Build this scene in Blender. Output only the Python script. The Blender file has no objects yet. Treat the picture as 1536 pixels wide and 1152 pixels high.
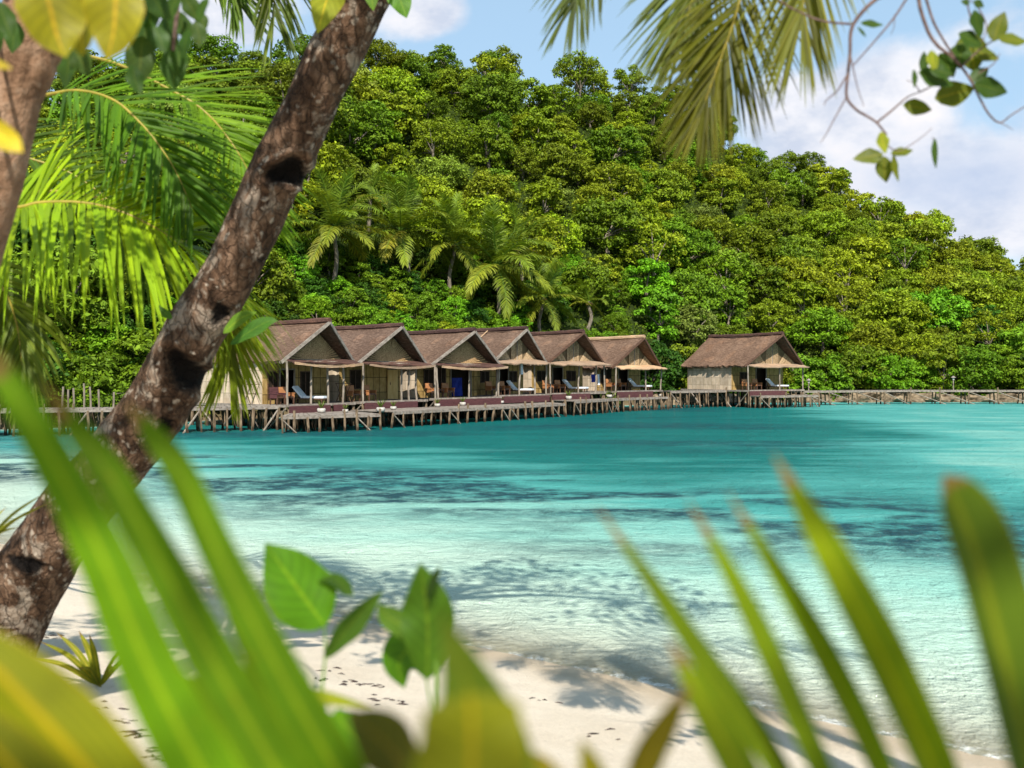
import bpy, math, random
import numpy as np
from mathutils import Vector, Matrix

random.seed(7); RNG = np.random.default_rng(7)
scene = bpy.context.scene
COL = scene.collection
# ------------------------------------------------------------------ camera model
F = 1536.0; CZ = 3.1; HX, HY = 768.0, 556.0     # focal length, eye height above the water, principal column, horizon row
def P(px, py, Y):
    return np.array([(px-HX)/F*Y, Y, CZ-(py-HY)/F*Y])
def pix(x, y, z):
    return HX+F*x/y, HY-F*(z-CZ)/y
def nrm(v):
    v = np.asarray(v, float); return v/max(np.linalg.norm(v), 1e-9)
UP = np.array([0, 0, 1.0])

# ------------------------------------------------------------------ mesh helpers
class MB:
    def __init__(s): s.v = []; s.f = []; s.m = []; s.n = 0; s.at = []
    def add(s, verts, faces, mi=0, at=None):
        verts = np.asarray(verts, float).reshape(-1, 3); s.at.append(np.zeros((len(verts), 2)) if at is None else np.asarray(at, float))
        for f in faces: s.f.append([int(i)+s.n for i in f]); s.m.append(mi)
        s.v.append(verts); s.n += len(verts)
    def box(s, c, size, R=None, mi=0):
        hx, hy, hz = np.array(size)/2
        v = np.array([[x, y, z] for x in (-hx, hx) for y in (-hy, hy) for z in (-hz, hz)])
        if R is not None: v = v@np.asarray(R).T
        s.add(v+np.asarray(c), [(0,1,3,2),(4,6,7,5),(0,4,5,1),(2,3,7,6),(0,2,6,4),(1,5,7,3)], mi)
    def beam(s, a, b, w, h, mi=0, up=UP):
        a = np.asarray(a, float); b = np.asarray(b, float); t = nrm(b-a)
        side = np.cross(up, t)
        side = nrm(side) if np.linalg.norm(side) > 1e-4 else np.array([1.0,0,0])
        u = np.cross(t, side)
        s.box((a+b)/2, (np.linalg.norm(b-a), w, h), np.array([t, side, u]).T, mi)
    def tube(s, path, rad, sides=8, mi=0, cap=True):
        path = np.asarray(path, float); n = len(path)
        rad = np.full(n, rad) if np.isscalar(rad) else np.asarray(rad, float)
        V, T = tube_verts(path, rad, sides)
        faces = []
        for i in range(n-1):
            for k in range(sides):
                a = i*sides+k; b = i*sides+(k+1) % sides
                faces.append((a, b, b+sides, a+sides))
        if cap:
            faces.append(tuple(range(sides-1, -1, -1))); faces.append(tuple(range((n-1)*sides, n*sides)))
        s.add(V, faces, mi)
    def prism(s, poly, z0, z1, mi=0):
        n = len(poly); v = [(x, y, z0) for x, y in poly]+[(x, y, z1) for x, y in poly]
        f = [tuple(range(n-1, -1, -1)), tuple(range(n, 2*n))]+[(i, (i+1) % n, (i+1) % n+n, i+n) for i in range(n)]
        s.add(v, f, mi)
    def build(s, name, mats, parent=None, smooth=False):
        me = bpy.data.meshes.new(name)
        if s.n: me.from_pydata(np.concatenate(s.v).tolist(), [], s.f)
        A = np.concatenate(s.at) if s.n else np.zeros((0, 2))
        if A.any():
            for k, nm in enumerate(('across', 'along')): me.attributes.new(nm, 'FLOAT', 'POINT').data.foreach_set('value', A[:, k].astype(np.float32))
        return finish(name, me, mats, parent, smooth, s.m)
def finish(name, me, mats, parent, smooth, mi=None):
    if not isinstance(mats, (list, tuple)): mats = [mats]
    for m in mats: me.materials.append(m)
    if mi is not None and len(mats) > 1: me.polygons.foreach_set('material_index', np.array(mi, dtype=np.int32))
    if smooth: me.polygons.foreach_set('use_smooth', np.ones(len(me.polygons), dtype=bool))
    me.update()
    o = bpy.data.objects.new(name, me); COL.objects.link(o)
    if parent is not None: o.parent = parent
    return o
def quad_mesh(name, V, Fq):
    """fast mesh from an (n,3) array and an (m,4) index array"""
    me = bpy.data.meshes.new(name); V = np.asarray(V, np.float32); Fq = np.asarray(Fq, np.int32)
    me.vertices.add(len(V)); me.vertices.foreach_set('co', V.ravel())
    me.loops.add(Fq.size); me.loops.foreach_set('vertex_index', Fq.ravel())
    me.polygons.add(len(Fq)); me.polygons.foreach_set('loop_start', np.arange(0, Fq.size, 4, dtype=np.int32))
    me.polygons.foreach_set('loop_total', np.full(len(Fq), 4, dtype=np.int32))
    me.update(calc_edges=True); return me
def tube_verts(path, rad, sides):
    n = len(path); T = np.gradient(path, axis=0); T /= np.linalg.norm(T, axis=1)[:, None]
    u = np.cross(T[0], [0.3, 1, 0.1]); u = nrm(u); V = np.zeros((n, sides, 3)); ang = np.arange(sides)/sides*2*math.pi
    for i in range(n):
        u = nrm(u-T[i]*np.dot(u, T[i])); w = np.cross(T[i], u)
        V[i] = path[i]+rad[i]*(np.cos(ang)[:, None]*u+np.sin(ang)[:, None]*w)
    return V.reshape(-1, 3), T
def smooth_path(pts, n):
    """Catmull-Rom through pts, n samples"""
    p = np.asarray(pts, float); m = len(p); q = np.vstack([2*p[0]-p[1], p, 2*p[-1]-p[-2]])
    t = np.linspace(0, m-1-1e-6, n); i = t.astype(int); f = (t-i)[:, None]
    a, b, c, d = q[i], q[i+1], q[i+2], q[i+3]
    return .5*((2*b)+(c-a)*f+(2*a-5*b+4*c-d)*f**2+(3*b-a-3*c+d)*f**3)
_H = np.random.default_rng(3).random((64, 64, 64))
def vnoise(p):
    p = np.asarray(p, float); i = np.floor(p).astype(int); f = p-i; f = f*f*(3-2*f); r = 0
    for dx in (0, 1):
        for dy in (0, 1):
            for dz in (0, 1):
                w = (f[..., 0] if dx else 1-f[..., 0])*(f[..., 1] if dy else 1-f[..., 1])*(f[..., 2] if dz else 1-f[..., 2])
                r = r+w*_H[(i[..., 0]+dx) % 64, (i[..., 1]+dy) % 64, (i[..., 2]+dz) % 64]
    return r
def fbm2(x, y, s=1.0, o=3):
    r = 0; a = .5; k = s
    for j in range(o):
        r = r+a*vnoise(np.stack([x*k+17*j, y*k-9*j, np.zeros_like(x)+j*3.3], -1)); a *= .5; k *= 2.1
    return r
def sstep(a, b, x):
    t = np.clip((x-a)/(b-a), 0, 1); return t*t*(3-2*t)

# ------------------------------------------------------------------ tags
def tag(o, label=None, cat=None, group=None, kind=None):
    if label: o['label'] = label
    if cat: o['category'] = cat
    if group: o['group'] = group
    if kind: o['kind'] = kind
    return o
def thing(name, label, cat, loc=(0, 0, 0), rz=0.0, group=None):
    o = bpy.data.objects.new(name, None); COL.objects.link(o); o.empty_display_size = .2
    o.location = [float(c) for c in loc]; o.rotation_euler = (0, 0, rz); return tag(o, label, cat, group)
def copy_tree(o, parent=None):
    c = o.copy(); COL.objects.link(c); c.parent = parent
    for ch in list(o.children): copy_tree(ch, c)
    return c

# ------------------------------------------------------------------ materials
def new_mat(name):
    m = bpy.data.materials.new(name); m.use_nodes = True; nt = m.node_tree; nt.nodes.clear()
    out = nt.nodes.new('ShaderNodeOutputMaterial')
    return m, nt, out
def N(nt, t, **kw):
    n = nt.nodes.new(t)
    for k, v in kw.items():
        if k in n.inputs: n.inputs[k].default_value = v
        else: setattr(n, k, v)
    return n
def ramp(nt, fac, stops, interp='LINEAR'):
    r = nt.nodes.new('ShaderNodeValToRGB'); r.color_ramp.interpolation = interp; e = r.color_ramp.elements
    while len(e) < len(stops): e.new(.5)
    for i, (p, c) in enumerate(stops):
        e[i].position = p; e[i].color = (c[0], c[1], c[2], 1) if not np.isscalar(c) else (c, c, c, 1)
    nt.links.new(fac, r.inputs[0]); return r.outputs[0]
def math_(nt, op, a, b=None, clamp=False):
    n = nt.nodes.new('ShaderNodeMath'); n.operation = op; n.use_clamp = clamp
    for i, x in enumerate((a, b)):
        if x is None: continue
        if isinstance(x, (int, float)): n.inputs[i].default_value = x
        else: nt.links.new(x, n.inputs[i])
    return n.outputs[0]
def mixc(nt, fac, a, b, mode='MIX'):
    n = nt.nodes.new('ShaderNodeMix'); n.data_type = 'RGBA'; n.blend_type = mode
    for i, x in ((0, fac), (6, a), (7, b)):
        if isinstance(x, (int, float)): n.inputs[i].default_value = x
        elif isinstance(x, tuple): n.inputs[i].default_value = (*x, 1)
        else: nt.links.new(x, n.inputs[i])
    return n.outputs[2]
def coords(nt, kind='Object', scale=(1, 1, 1), rot=(0, 0, 0)):
    tc = nt.nodes.new('ShaderNodeTexCoord'); mp = nt.nodes.new('ShaderNodeMapping')
    mp.inputs['Scale'].default_value = scale; mp.inputs['Rotation'].default_value = rot
    nt.links.new(tc.outputs[kind], mp.inputs[0]); return mp.outputs[0]
def noise(nt, vec, scale, detail=4, rough=.55, dist=0):
    n = N(nt, 'ShaderNodeTexNoise', Scale=scale, Detail=detail, Roughness=rough, Distortion=dist)
    nt.links.new(vec, n.inputs['Vector']); return n.outputs['Fac']
def bump(nt, h, dist=.02, strength=1.0):
    b = N(nt, 'ShaderNodeBump', Distance=dist, Strength=strength); nt.links.new(h, b.inputs['Height']); return b.outputs[0]
def principled(nt, out, col, rough=.7, spec=.3, normal=None):
    b = N(nt, 'ShaderNodeBsdfPrincipled', Roughness=rough); b.inputs['Specular IOR Level'].default_value = spec
    if isinstance(col, tuple): b.inputs['Base Color'].default_value = (*col, 1)
    else: nt.links.new(col, b.inputs['Base Color'])
    if normal is not None: nt.links.new(normal, b.inputs['Normal'])
    if out is not None: nt.links.new(b.outputs[0], out.inputs[0])
    return b
def leaf_mat(name, base=None, transl=.3, rough=.5, var=.45, spec=.3, yellow=.25, streak=False, vein=None, tgain=(1.5, 1.35, .5)):
    m, nt, out = new_mat(name)
    if base is None: c = nt.nodes.new('ShaderNodeObjectInfo').outputs['Color']
    else:
        rgb = nt.nodes.new('ShaderNodeRGB'); rgb.outputs[0].default_value = (*base, 1); c = rgb.outputs[0]
    geo = nt.nodes.new('ShaderNodeNewGeometry'); r = geo.outputs['Random Per Island']
    v = ramp(nt, r, [(0, 1-var), (1, 1+var)])
    c = mixc(nt, 1.0, c, v, 'MULTIPLY')
    r2 = math_(nt, 'FRACT', math_(nt, 'MULTIPLY', r, 13.7))
    y = math_(nt, 'MULTIPLY', math_(nt, 'POWER', r2, 3.0), yellow)
    c = mixc(nt, y, c, mixc(nt, 1.0, c, (1.75, 1.5, .8), 'MULTIPLY'))
    nrmv = None
    if streak:
        h = noise(nt, coords(nt, 'Object'), 9, 3)
        c = mixc(nt, .5, c, mixc(nt, 1.0, c, ramp(nt, h, [(.3, .55), (.7, 1.5)]), 'MULTIPLY'))
    if vein:
        ac = math_(nt, 'ABSOLUTE', N(nt, 'ShaderNodeAttribute', attribute_name='across').outputs['Fac']); al = N(nt, 'ShaderNodeAttribute', attribute_name='along').outputs['Fac']
        if vein == 'palm':      # parallel ribs and a pale midrib, some browning towards the tip
            rib = math_(nt, 'SINE', math_(nt, 'MULTIPLY', ac, 34)); k = ramp(nt, rib, [(0, .82), (1, 1.12)]); mid = ramp(nt, ac, [(.05, 1.0), (.16, 0.0)])
            tipb = math_(nt, 'MULTIPLY', ramp(nt, math_(nt, 'ADD', al, math_(nt, 'MULTIPLY', noise(nt, coords(nt, 'Object'), 30, 3), .25)), [(1.02, 0.0) if False else (.98, 0.0), (1.0, .8)]), 1.0)
            edge = ramp(nt, ac, [(.82, 0.0), (1.0, .55)])
        else:                   # pinnate side veins
            sv = math_(nt, 'FRACT', math_(nt, 'SUBTRACT', math_(nt, 'MULTIPLY', al, 8.0), math_(nt, 'MULTIPLY', ac, 2.0))); k = ramp(nt, math_(nt, 'ABSOLUTE', math_(nt, 'SUBTRACT', sv, .5)), [(.0, 1.35), (.07, .98), (.5, .90)]); mid = ramp(nt, ac, [(.03, 1.0), (.08, 0.0)]); edge = ramp(nt, ac, [(.9, 0.0), (1.0, .3)]); tipb = None
        c = mixc(nt, 1.0, c, k, 'MULTIPLY'); c = mixc(nt, math_(nt, 'MULTIPLY', math_(nt, 'MAXIMUM', mid, edge), .6), c, mixc(nt, 1.0, c, (2.6, 1.7, 1.4), 'MULTIPLY'))
        if tipb is not None: c = mixc(nt, tipb, c, (.20, .11, .04))
        blot = ramp(nt, noise(nt, coords(nt, 'Object'), 55, 3, .6), [(.66, 0.0), (.72, .5)]); c = mixc(nt, blot, c, mixc(nt, 1.0, c, (1.5, .9, .9), 'MULTIPLY'))
    b = principled(nt, None, c, rough, spec, nrmv)
    t = nt.nodes.new('ShaderNodeBsdfTranslucent'); nt.links.new(mixc(nt, 1.0, c, tgain, 'MULTIPLY'), t.inputs[0])
    mx = nt.nodes.new('ShaderNodeMixShader'); mx.inputs[0].default_value = transl
    nt.links.new(b.outputs[0], mx.inputs[1]); nt.links.new(t.outputs[0], mx.inputs[2]); nt.links.new(mx.outputs[0], out.inputs[0])
    return m
def simple_mat(name, c1, c2, scale=(1, 1, 1), nscale=6, rough=.8, spec=.2, bd=.01, detail=5):
    m, nt, out = new_mat(name); v = coords(nt, 'Object', scale); n = noise(nt, v, nscale, detail)
    c = ramp(nt, n, [(.3, c1), (.7, c2)])
    principled(nt, out, c, rough, spec, bump(nt, n, bd) if bd else None); return m

M = {}
M['leaf_far'] = leaf_mat('hill_foliage', None, .20, .6, .55, .14, .35)
M['frond_far'] = leaf_mat('far_palm_leaf', None, .3, .5, .35, .25, .3)
M['frond_near'] = leaf_mat('near_palm_leaf', None, .42, .5, .45, .16, .8)
M['leaf_near'] = leaf_mat('near_broad_leaf', None, .42, .5, .15, .2, .1, streak=True, vein='broad')
M['blade'] = leaf_mat('near_leaflet', None, .42, .5, .1, .12, .05, streak=True, vein='palm')
M['undergrowth'] = leaf_mat('undergrowth_leaf', (.08, .125, .007), .3, .6, .5, .15, .4)
M['bark_far'] = simple_mat('far_bark', (.10, .08, .06), (.26, .22, .17), (3, 3, 1), 3, .9, .1, .02)
M['pole'] = simple_mat('weathered_pole', (.135, .105, .08), (.34, .29, .235), (1, 1, .3), 9, .85, .1, .01)
M['plank'] = simple_mat('grey_plank', (.135, .11, .09), (.30, .26, .22), (1, 1, 1), 5, .85, .1, .01)
M['maroon'] = simple_mat('maroon_bamboo', (.045, .016, .018), (.115, .042, .042), (1, 1, 14), 3, .6, .3, .01)
M['orange_wood'] = simple_mat('orange_wood', (.30, .12, .045), (.45, .20, .08), (1, 1, 6), 3, .5, .3, .0)
M['brown_wood'] = simple_mat('brown_wood', (.05, .025, .016), (.12, .06, .035), (1, 1, 6), 3, .5, .3, .0)
M['cushion'] = simple_mat('pale_cushion', (.62, .68, .74), (.78, .82, .85), (1, 1, 1), 4, .8, .1, .0)
M['blue_cloth'] = simple_mat('blue_cloth', (.012, .02, .16), (.03, .05, .30), (1, 1, 1), 3, .8, .1, .0)
M['white_cloth'] = simple_mat('white_cloth', (.62, .66, .72), (.8, .82, .85), (1, 1, 1), 3, .8, .1, .0)
M['stone'] = simple_mat('pale_stone', (.26, .24, .21), (.50, .47, .42), (1, 1, 1), 5, .8, .2, .02)
M['dark_void'] = simple_mat('painted_dark_interior', (.02, .014, .01), (.04, .028, .02), (1, 1, 1), 4, .9, .05, 0)  # near-black colour standing for the unlit room behind doors and windows
M['coconut'] = simple_mat('green_coconut', (.10, .07, .015), (.20, .13, .03), (1, 1, 1), 2, .5, .3, 0)
M['stem'] = simple_mat('green_stem', (.06, .13, .012), (.11, .19, .02), (1, 1, 1), 20, .5, .2, 0)
M['twig'] = simple_mat('grey_brown_twig', (.06, .035, .028), (.17, .11, .09), (1, 1, 1), 40, .8, .2, .001)
M['rachis'] = simple_mat('yellow_rachis', (.19, .155, .014), (.31, .24, .025), (1, 1, 1), 12, .45, .4, 0)
M['debris'] = simple_mat('dry_seaweed', (.012, .008, .008), (.05, .03, .03), (1, 1, 1), 30, .9, .1, 0)

def stilt_mat():
    m, nt, out = new_mat('stilt_wood'); tc = nt.nodes.new('ShaderNodeNewGeometry'); sx = nt.nodes.new('ShaderNodeSeparateXYZ')
    nt.links.new(tc.outputs['Position'], sx.inputs[0])
    n = noise(nt, coords(nt, 'Object', (1, 1, .3)), 9, 4)
    c = ramp(nt, n, [(.3, (.065, .043, .026)), (.7, (.25, .18, .115))])
    wet = ramp(nt, math_(nt, 'ADD', sx.outputs[2], math_(nt, 'MULTIPLY', n, .2)), [(.25, .35), (.42, 1.0)])   # algae band up to the tide line
    principled(nt, out, mixc(nt, 1.0, c, wet, 'MULTIPLY'), .85, .15, bump(nt, n, .01)); return m
M['stilt'] = stilt_mat()
def thatch(name, a, b, c3):
    m, nt, out = new_mat(name)
    n1 = noise(nt, coords(nt, 'Object', (2.2, .3, 16)), 1.6, 5, .65)
    n2 = noise(nt, coords(nt, 'Object', (9, 9, 2.5)), 3.0, 4, .6)
    n3 = noise(nt, coords(nt, 'Object', (.35, .35, .5)), 1.3, 3)
    k = math_(nt, 'ADD', math_(nt, 'MULTIPLY', n1, .55), math_(nt, 'ADD', math_(nt, 'MULTIPLY', n2, .3), math_(nt, 'MULTIPLY', n3, .25)))
    c = ramp(nt, k, [(.38, a), (.54, b), (.72, c3)]); oi = nt.nodes.new('ShaderNodeObjectInfo'); c = mixc(nt, 1.0, c, ramp(nt, oi.outputs['Random'], [(0, (.74, .74, .78)), (.5, (1.0, .97, .92)), (1, (1.2, 1.12, 1.0))]), 'MULTIPLY')
    pt = ramp(nt, noise(nt, coords(nt, 'Object', (.9, .5, .9)), 1.1, 3, .5), [(.56, 0.0), (.60, .38)]); c = mixc(nt, pt, c, mixc(nt, 1.0, c, (1.55, 1.4, 1.25), 'MULTIPLY'))
    principled(nt, out, c, .9, .1, bump(nt, k, .12)); return m
M['thatch'] = thatch('brown_thatch', (.042, .027, .020), (.112, .071, .052), (.25, .172, .13))
M['thatch_pale'] = thatch('pale_thatch', (.20, .135, .09), (.36, .25, .165), (.52, .40, .28))
M['thatch_dark'] = thatch('dark_thatch', (.035, .02, .018), (.075, .042, .036), (.15, .09, .07))
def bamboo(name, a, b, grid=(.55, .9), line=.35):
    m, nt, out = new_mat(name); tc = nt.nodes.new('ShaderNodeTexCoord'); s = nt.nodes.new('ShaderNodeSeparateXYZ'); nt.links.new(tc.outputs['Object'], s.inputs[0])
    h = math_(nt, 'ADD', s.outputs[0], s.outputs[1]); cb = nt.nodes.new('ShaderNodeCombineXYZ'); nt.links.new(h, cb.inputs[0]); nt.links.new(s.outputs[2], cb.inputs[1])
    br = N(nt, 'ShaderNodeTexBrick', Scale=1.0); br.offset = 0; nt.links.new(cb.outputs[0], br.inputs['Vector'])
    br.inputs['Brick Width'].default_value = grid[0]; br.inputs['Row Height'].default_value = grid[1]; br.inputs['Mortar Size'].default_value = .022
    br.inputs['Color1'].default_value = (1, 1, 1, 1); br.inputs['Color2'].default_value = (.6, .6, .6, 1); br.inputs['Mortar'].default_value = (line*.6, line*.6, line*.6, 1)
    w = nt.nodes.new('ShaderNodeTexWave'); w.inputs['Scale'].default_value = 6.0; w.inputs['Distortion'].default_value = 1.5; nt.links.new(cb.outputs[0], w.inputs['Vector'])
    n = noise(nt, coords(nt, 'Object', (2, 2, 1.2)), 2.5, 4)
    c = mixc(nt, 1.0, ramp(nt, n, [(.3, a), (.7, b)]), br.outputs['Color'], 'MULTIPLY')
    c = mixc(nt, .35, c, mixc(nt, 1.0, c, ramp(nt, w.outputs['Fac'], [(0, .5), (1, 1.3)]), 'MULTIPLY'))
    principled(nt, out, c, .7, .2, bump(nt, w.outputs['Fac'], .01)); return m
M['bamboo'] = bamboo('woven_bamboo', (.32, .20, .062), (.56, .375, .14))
M['bamboo_pale_sunlit'] = bamboo('sunlit_pale_bamboo', (.58, .45, .31), (.76, .62, .46), (.5, .62), .8)
M['slat'] = simple_mat('gable_slat', (.24, .155, .08), (.56, .40, .24), (3, 3, 3), 3, .75, .15, 0)
M['slat_fan'] = simple_mat('fanned_gable_slat', (.16, .09, .04), (.56, .36, .18), (4, 4, 4), 4, .75, .15, 0)
M['slat_dark'] = simple_mat('gable_backing', (.09, .06, .03), (.17, .12, .07), (1, 1, 1), 3, .9, .1, 0)
M['sunlit_door'] = simple_mat('sunlit_gold_door', (.48, .30, .10), (.62, .43, .18), (1, 1, .3), 5, .6, .2, 0)

# ------------------------------------------------------------------ lie of the land
def u_of(x, y): return .615*x+.788*y
COAST = np.array([(-140, 42), (-60, 47), (-30, 52), (-23, 57), (-18, 65), (-8, 76), (0, 83), (8, 89), (15, 96), (25, 101.5), (40, 103), (60, 101), (100, 96), (200, 90)], float)
def coast(x): return np.interp(x, COAST[:, 0], COAST[:, 1])
SKY = np.array([(-400, 330), (-150, 190), (0, 110), (200, 70), (340, 62), (450, 60), (560, 68), (640, 76), (740, 76), (800, 104), (870, 90), (950, 104), (1030, 128), (1100, 180), (1150, 203), (1200, 228), (1260, 246), (1290, 284), (1340, 292), (1400, 320), (1450, 346), (1500, 362), (1600, 380), (2000, 430)], float)
RISE = 66.0
def hill_h(x, y):
    x = np.asarray(x, float); y = np.asarray(y, float)
    yc = coast(x); yr = yc+RISE; yy = np.maximum(y, 20)
    px = HX+F*x/yy; e = (HY-np.interp(px, SKY[:, 0], SKY[:, 1]))/F
    hr = np.maximum(e*yr+CZ-6.0, 3.0); t = (y-yc)/RISE
    h = np.where(t < 1, np.sign(t)*np.abs(np.clip(t, -1, 1))**.92*hr, hr-(t-1)*RISE*.18)
    h = h+(fbm2(x, y, .09)-.45)*3.0*np.clip(t*3, 0, 1)
    return np.where(t > 0, h+.5, -.6+t*10)
GRASS = np.array([(-30, 36), (-14, 34), (-11, 32.5), (-3, 27), (2, 24.2), (6, 22.4), (9.5, 21.5), (14, 22)], float)
def bed_depth(x, y):
    s = u_of(x, y)-8.8; c = coast(x)-y
    d = 2.9*(1-np.exp(-np.maximum(s, 0)*.036))+.02*np.maximum(s, 0)*0
    d = d+.25*(fbm2(x, y, .22)-.45)*sstep(1, 8, s)
    right = sstep(3, 24, x-.06*(y-22)+(fbm2(x, y, .12)-.45)*16)*sstep(18, 30, y)
    d = d*(1-.62*right)
    left = sstep(-8, -15, x)*sstep(44, 30, y)*.55
    d = d*(1-left)
    d = d*np.clip(c/3+.05, .04, 1)
    return np.maximum(d, 0), s
def ground_z(x, y):
    x = np.asarray(x, float); y = np.asarray(y, float)
    d, s = bed_depth(x, y)
    land = .165*(-s); land = np.where(land > 1.35, 1.35+(land-1.35)*.25, land)
    wob = (fbm2(x, y, .8)-.45)*.09*sstep(.3, -1.5, s)+(fbm2(x+40, y, 4.)-.45)*.03*sstep(.3, -1.5, s)
    return np.where(s < 0, land+wob, -d)
def grid_mesh(name, xs_of, us, vs):
    U, V = np.meshgrid(us, vs, indexing='ij'); X, Y = xs_of(U, V)
    n, m = U.shape; idx = np.arange(n*m).reshape(n, m)
    Fq = np.stack([idx[:-1, :-1], idx[1:, :-1], idx[1:, 1:], idx[:-1, 1:]], -1).reshape(-1, 4)
    return X, Y, Fq
# the sand sheet: beach and sea floor in one, reaching past the coast
vy = np.concatenate([np.linspace(-40, 0, 40)[:-1], np.linspace(0, 20, 170)[:-1], np.geomspace(20, 150, 120), [260, 500]])
ux = np.linspace(-1, 1, 220)
def spread(U, V): return U*(24+np.maximum(V, 0)*1.05)*(1+.6*np.abs(U)**3), V
X, Y, Fq = grid_mesh('ground', spread, ux, vy)
Z = ground_z(X, Y); Z = np.where(Y > coast(X)+1, -1.2, Z)
me = quad_mesh('ground', np.stack([X, Y, Z], -1).reshape(-1, 3), Fq)
def sand_mat():
    m, nt, out = new_mat('coral_sand'); g = nt.nodes.new('ShaderNodeNewGeometry'); s = nt.nodes.new('ShaderNodeSeparateXYZ'); nt.links.new(g.outputs['Position'], s.inputs[0])
    v = coords(nt, 'Object'); n = noise(nt, v, 1.2, 6, .6); n2 = noise(nt, v, 26, 5, .7); n3 = noise(nt, v, 160, 2)
    c = ramp(nt, n, [(.3, (.62, .515, .39)), (.7, (.74, .635, .50))])
    c = mixc(nt, .5, c, mixc(nt, 1.0, c, ramp(nt, n2, [(.3, .78), (.7, 1.12)]), 'MULTIPLY'))
    spk = ramp(nt, n3, [(.29, .25), (.33, 1.0)]); c = mixc(nt, .7, c, mixc(nt, 1.0, c, spk, 'MULTIPLY'))
    z = math_(nt, 'ADD', s.outputs[2], math_(nt, 'MULTIPLY', n, .08))
    wet = ramp(nt, z, [(.10, 0.0), (.24, 1.0)])
    c = mixc(nt, wet, mixc(nt, 1.0, c, (.78, .72, .64), 'MULTIPLY'), c)
    rg = ramp(nt, z, [(.08, .35), (.25, .9)])
    h = math_(nt, 'ADD', math_(nt, 'MULTIPLY', n2, .6), math_(nt, 'MULTIPLY', n3, .15))
    b = principled(nt, out, c, .9, .25, bump(nt, h, .05)); nt.links.new(rg, b.inputs['Roughness']); return m
M['sand'] = sand_mat()
tag(finish('ground', me, M['sand'], None, True), kind='structure')

# the water
vy = np.concatenate([np.linspace(4, 22, 120)[:-1], np.geomspace(22, 118, 200)]); ux = np.linspace(-1, 1, 260)
X, Y, Fq = grid_mesh('water', spread, ux, vy)
D, S = bed_depth(X, Y); D = np.where(S < 0, 0, D)
gl = np.interp(X, GRASS[:, 0], GRASS[:, 1]); wob = (fbm2(X, Y, .18)-.45)*9
gr = sstep(7.5, 2.6, np.abs(Y+wob-gl+.6))*sstep(14, 9, X+wob*.3)
gr = np.maximum(gr*sstep(.30, .37, fbm2(X*.5+9, Y*1.3+4, .40)), .0)
gr = np.maximum(gr, .55*sstep(5, 2, np.abs(Y-3-(16.5-.35*X)+wob*.3))*sstep(.52, .6, fbm2(X*.4, Y, .3))*sstep(-3, 3, X))
far = .95*sstep(30, 44, Y)*sstep(.42, .56, fbm2(X*.35+3, Y, .16))*sstep(20, 12, X)
gr = np.maximum(gr, far*.7)
me = quad_mesh('water', np.stack([X, Y, np.zeros_like(X)], -1).reshape(-1, 3), Fq)
for nm, A in (('depth', D), ('seagrass', gr)):
    a = me.attributes.new(nm, 'FLOAT', 'POINT'); a.data.foreach_set('value', A.ravel().astype(np.float32))
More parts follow.
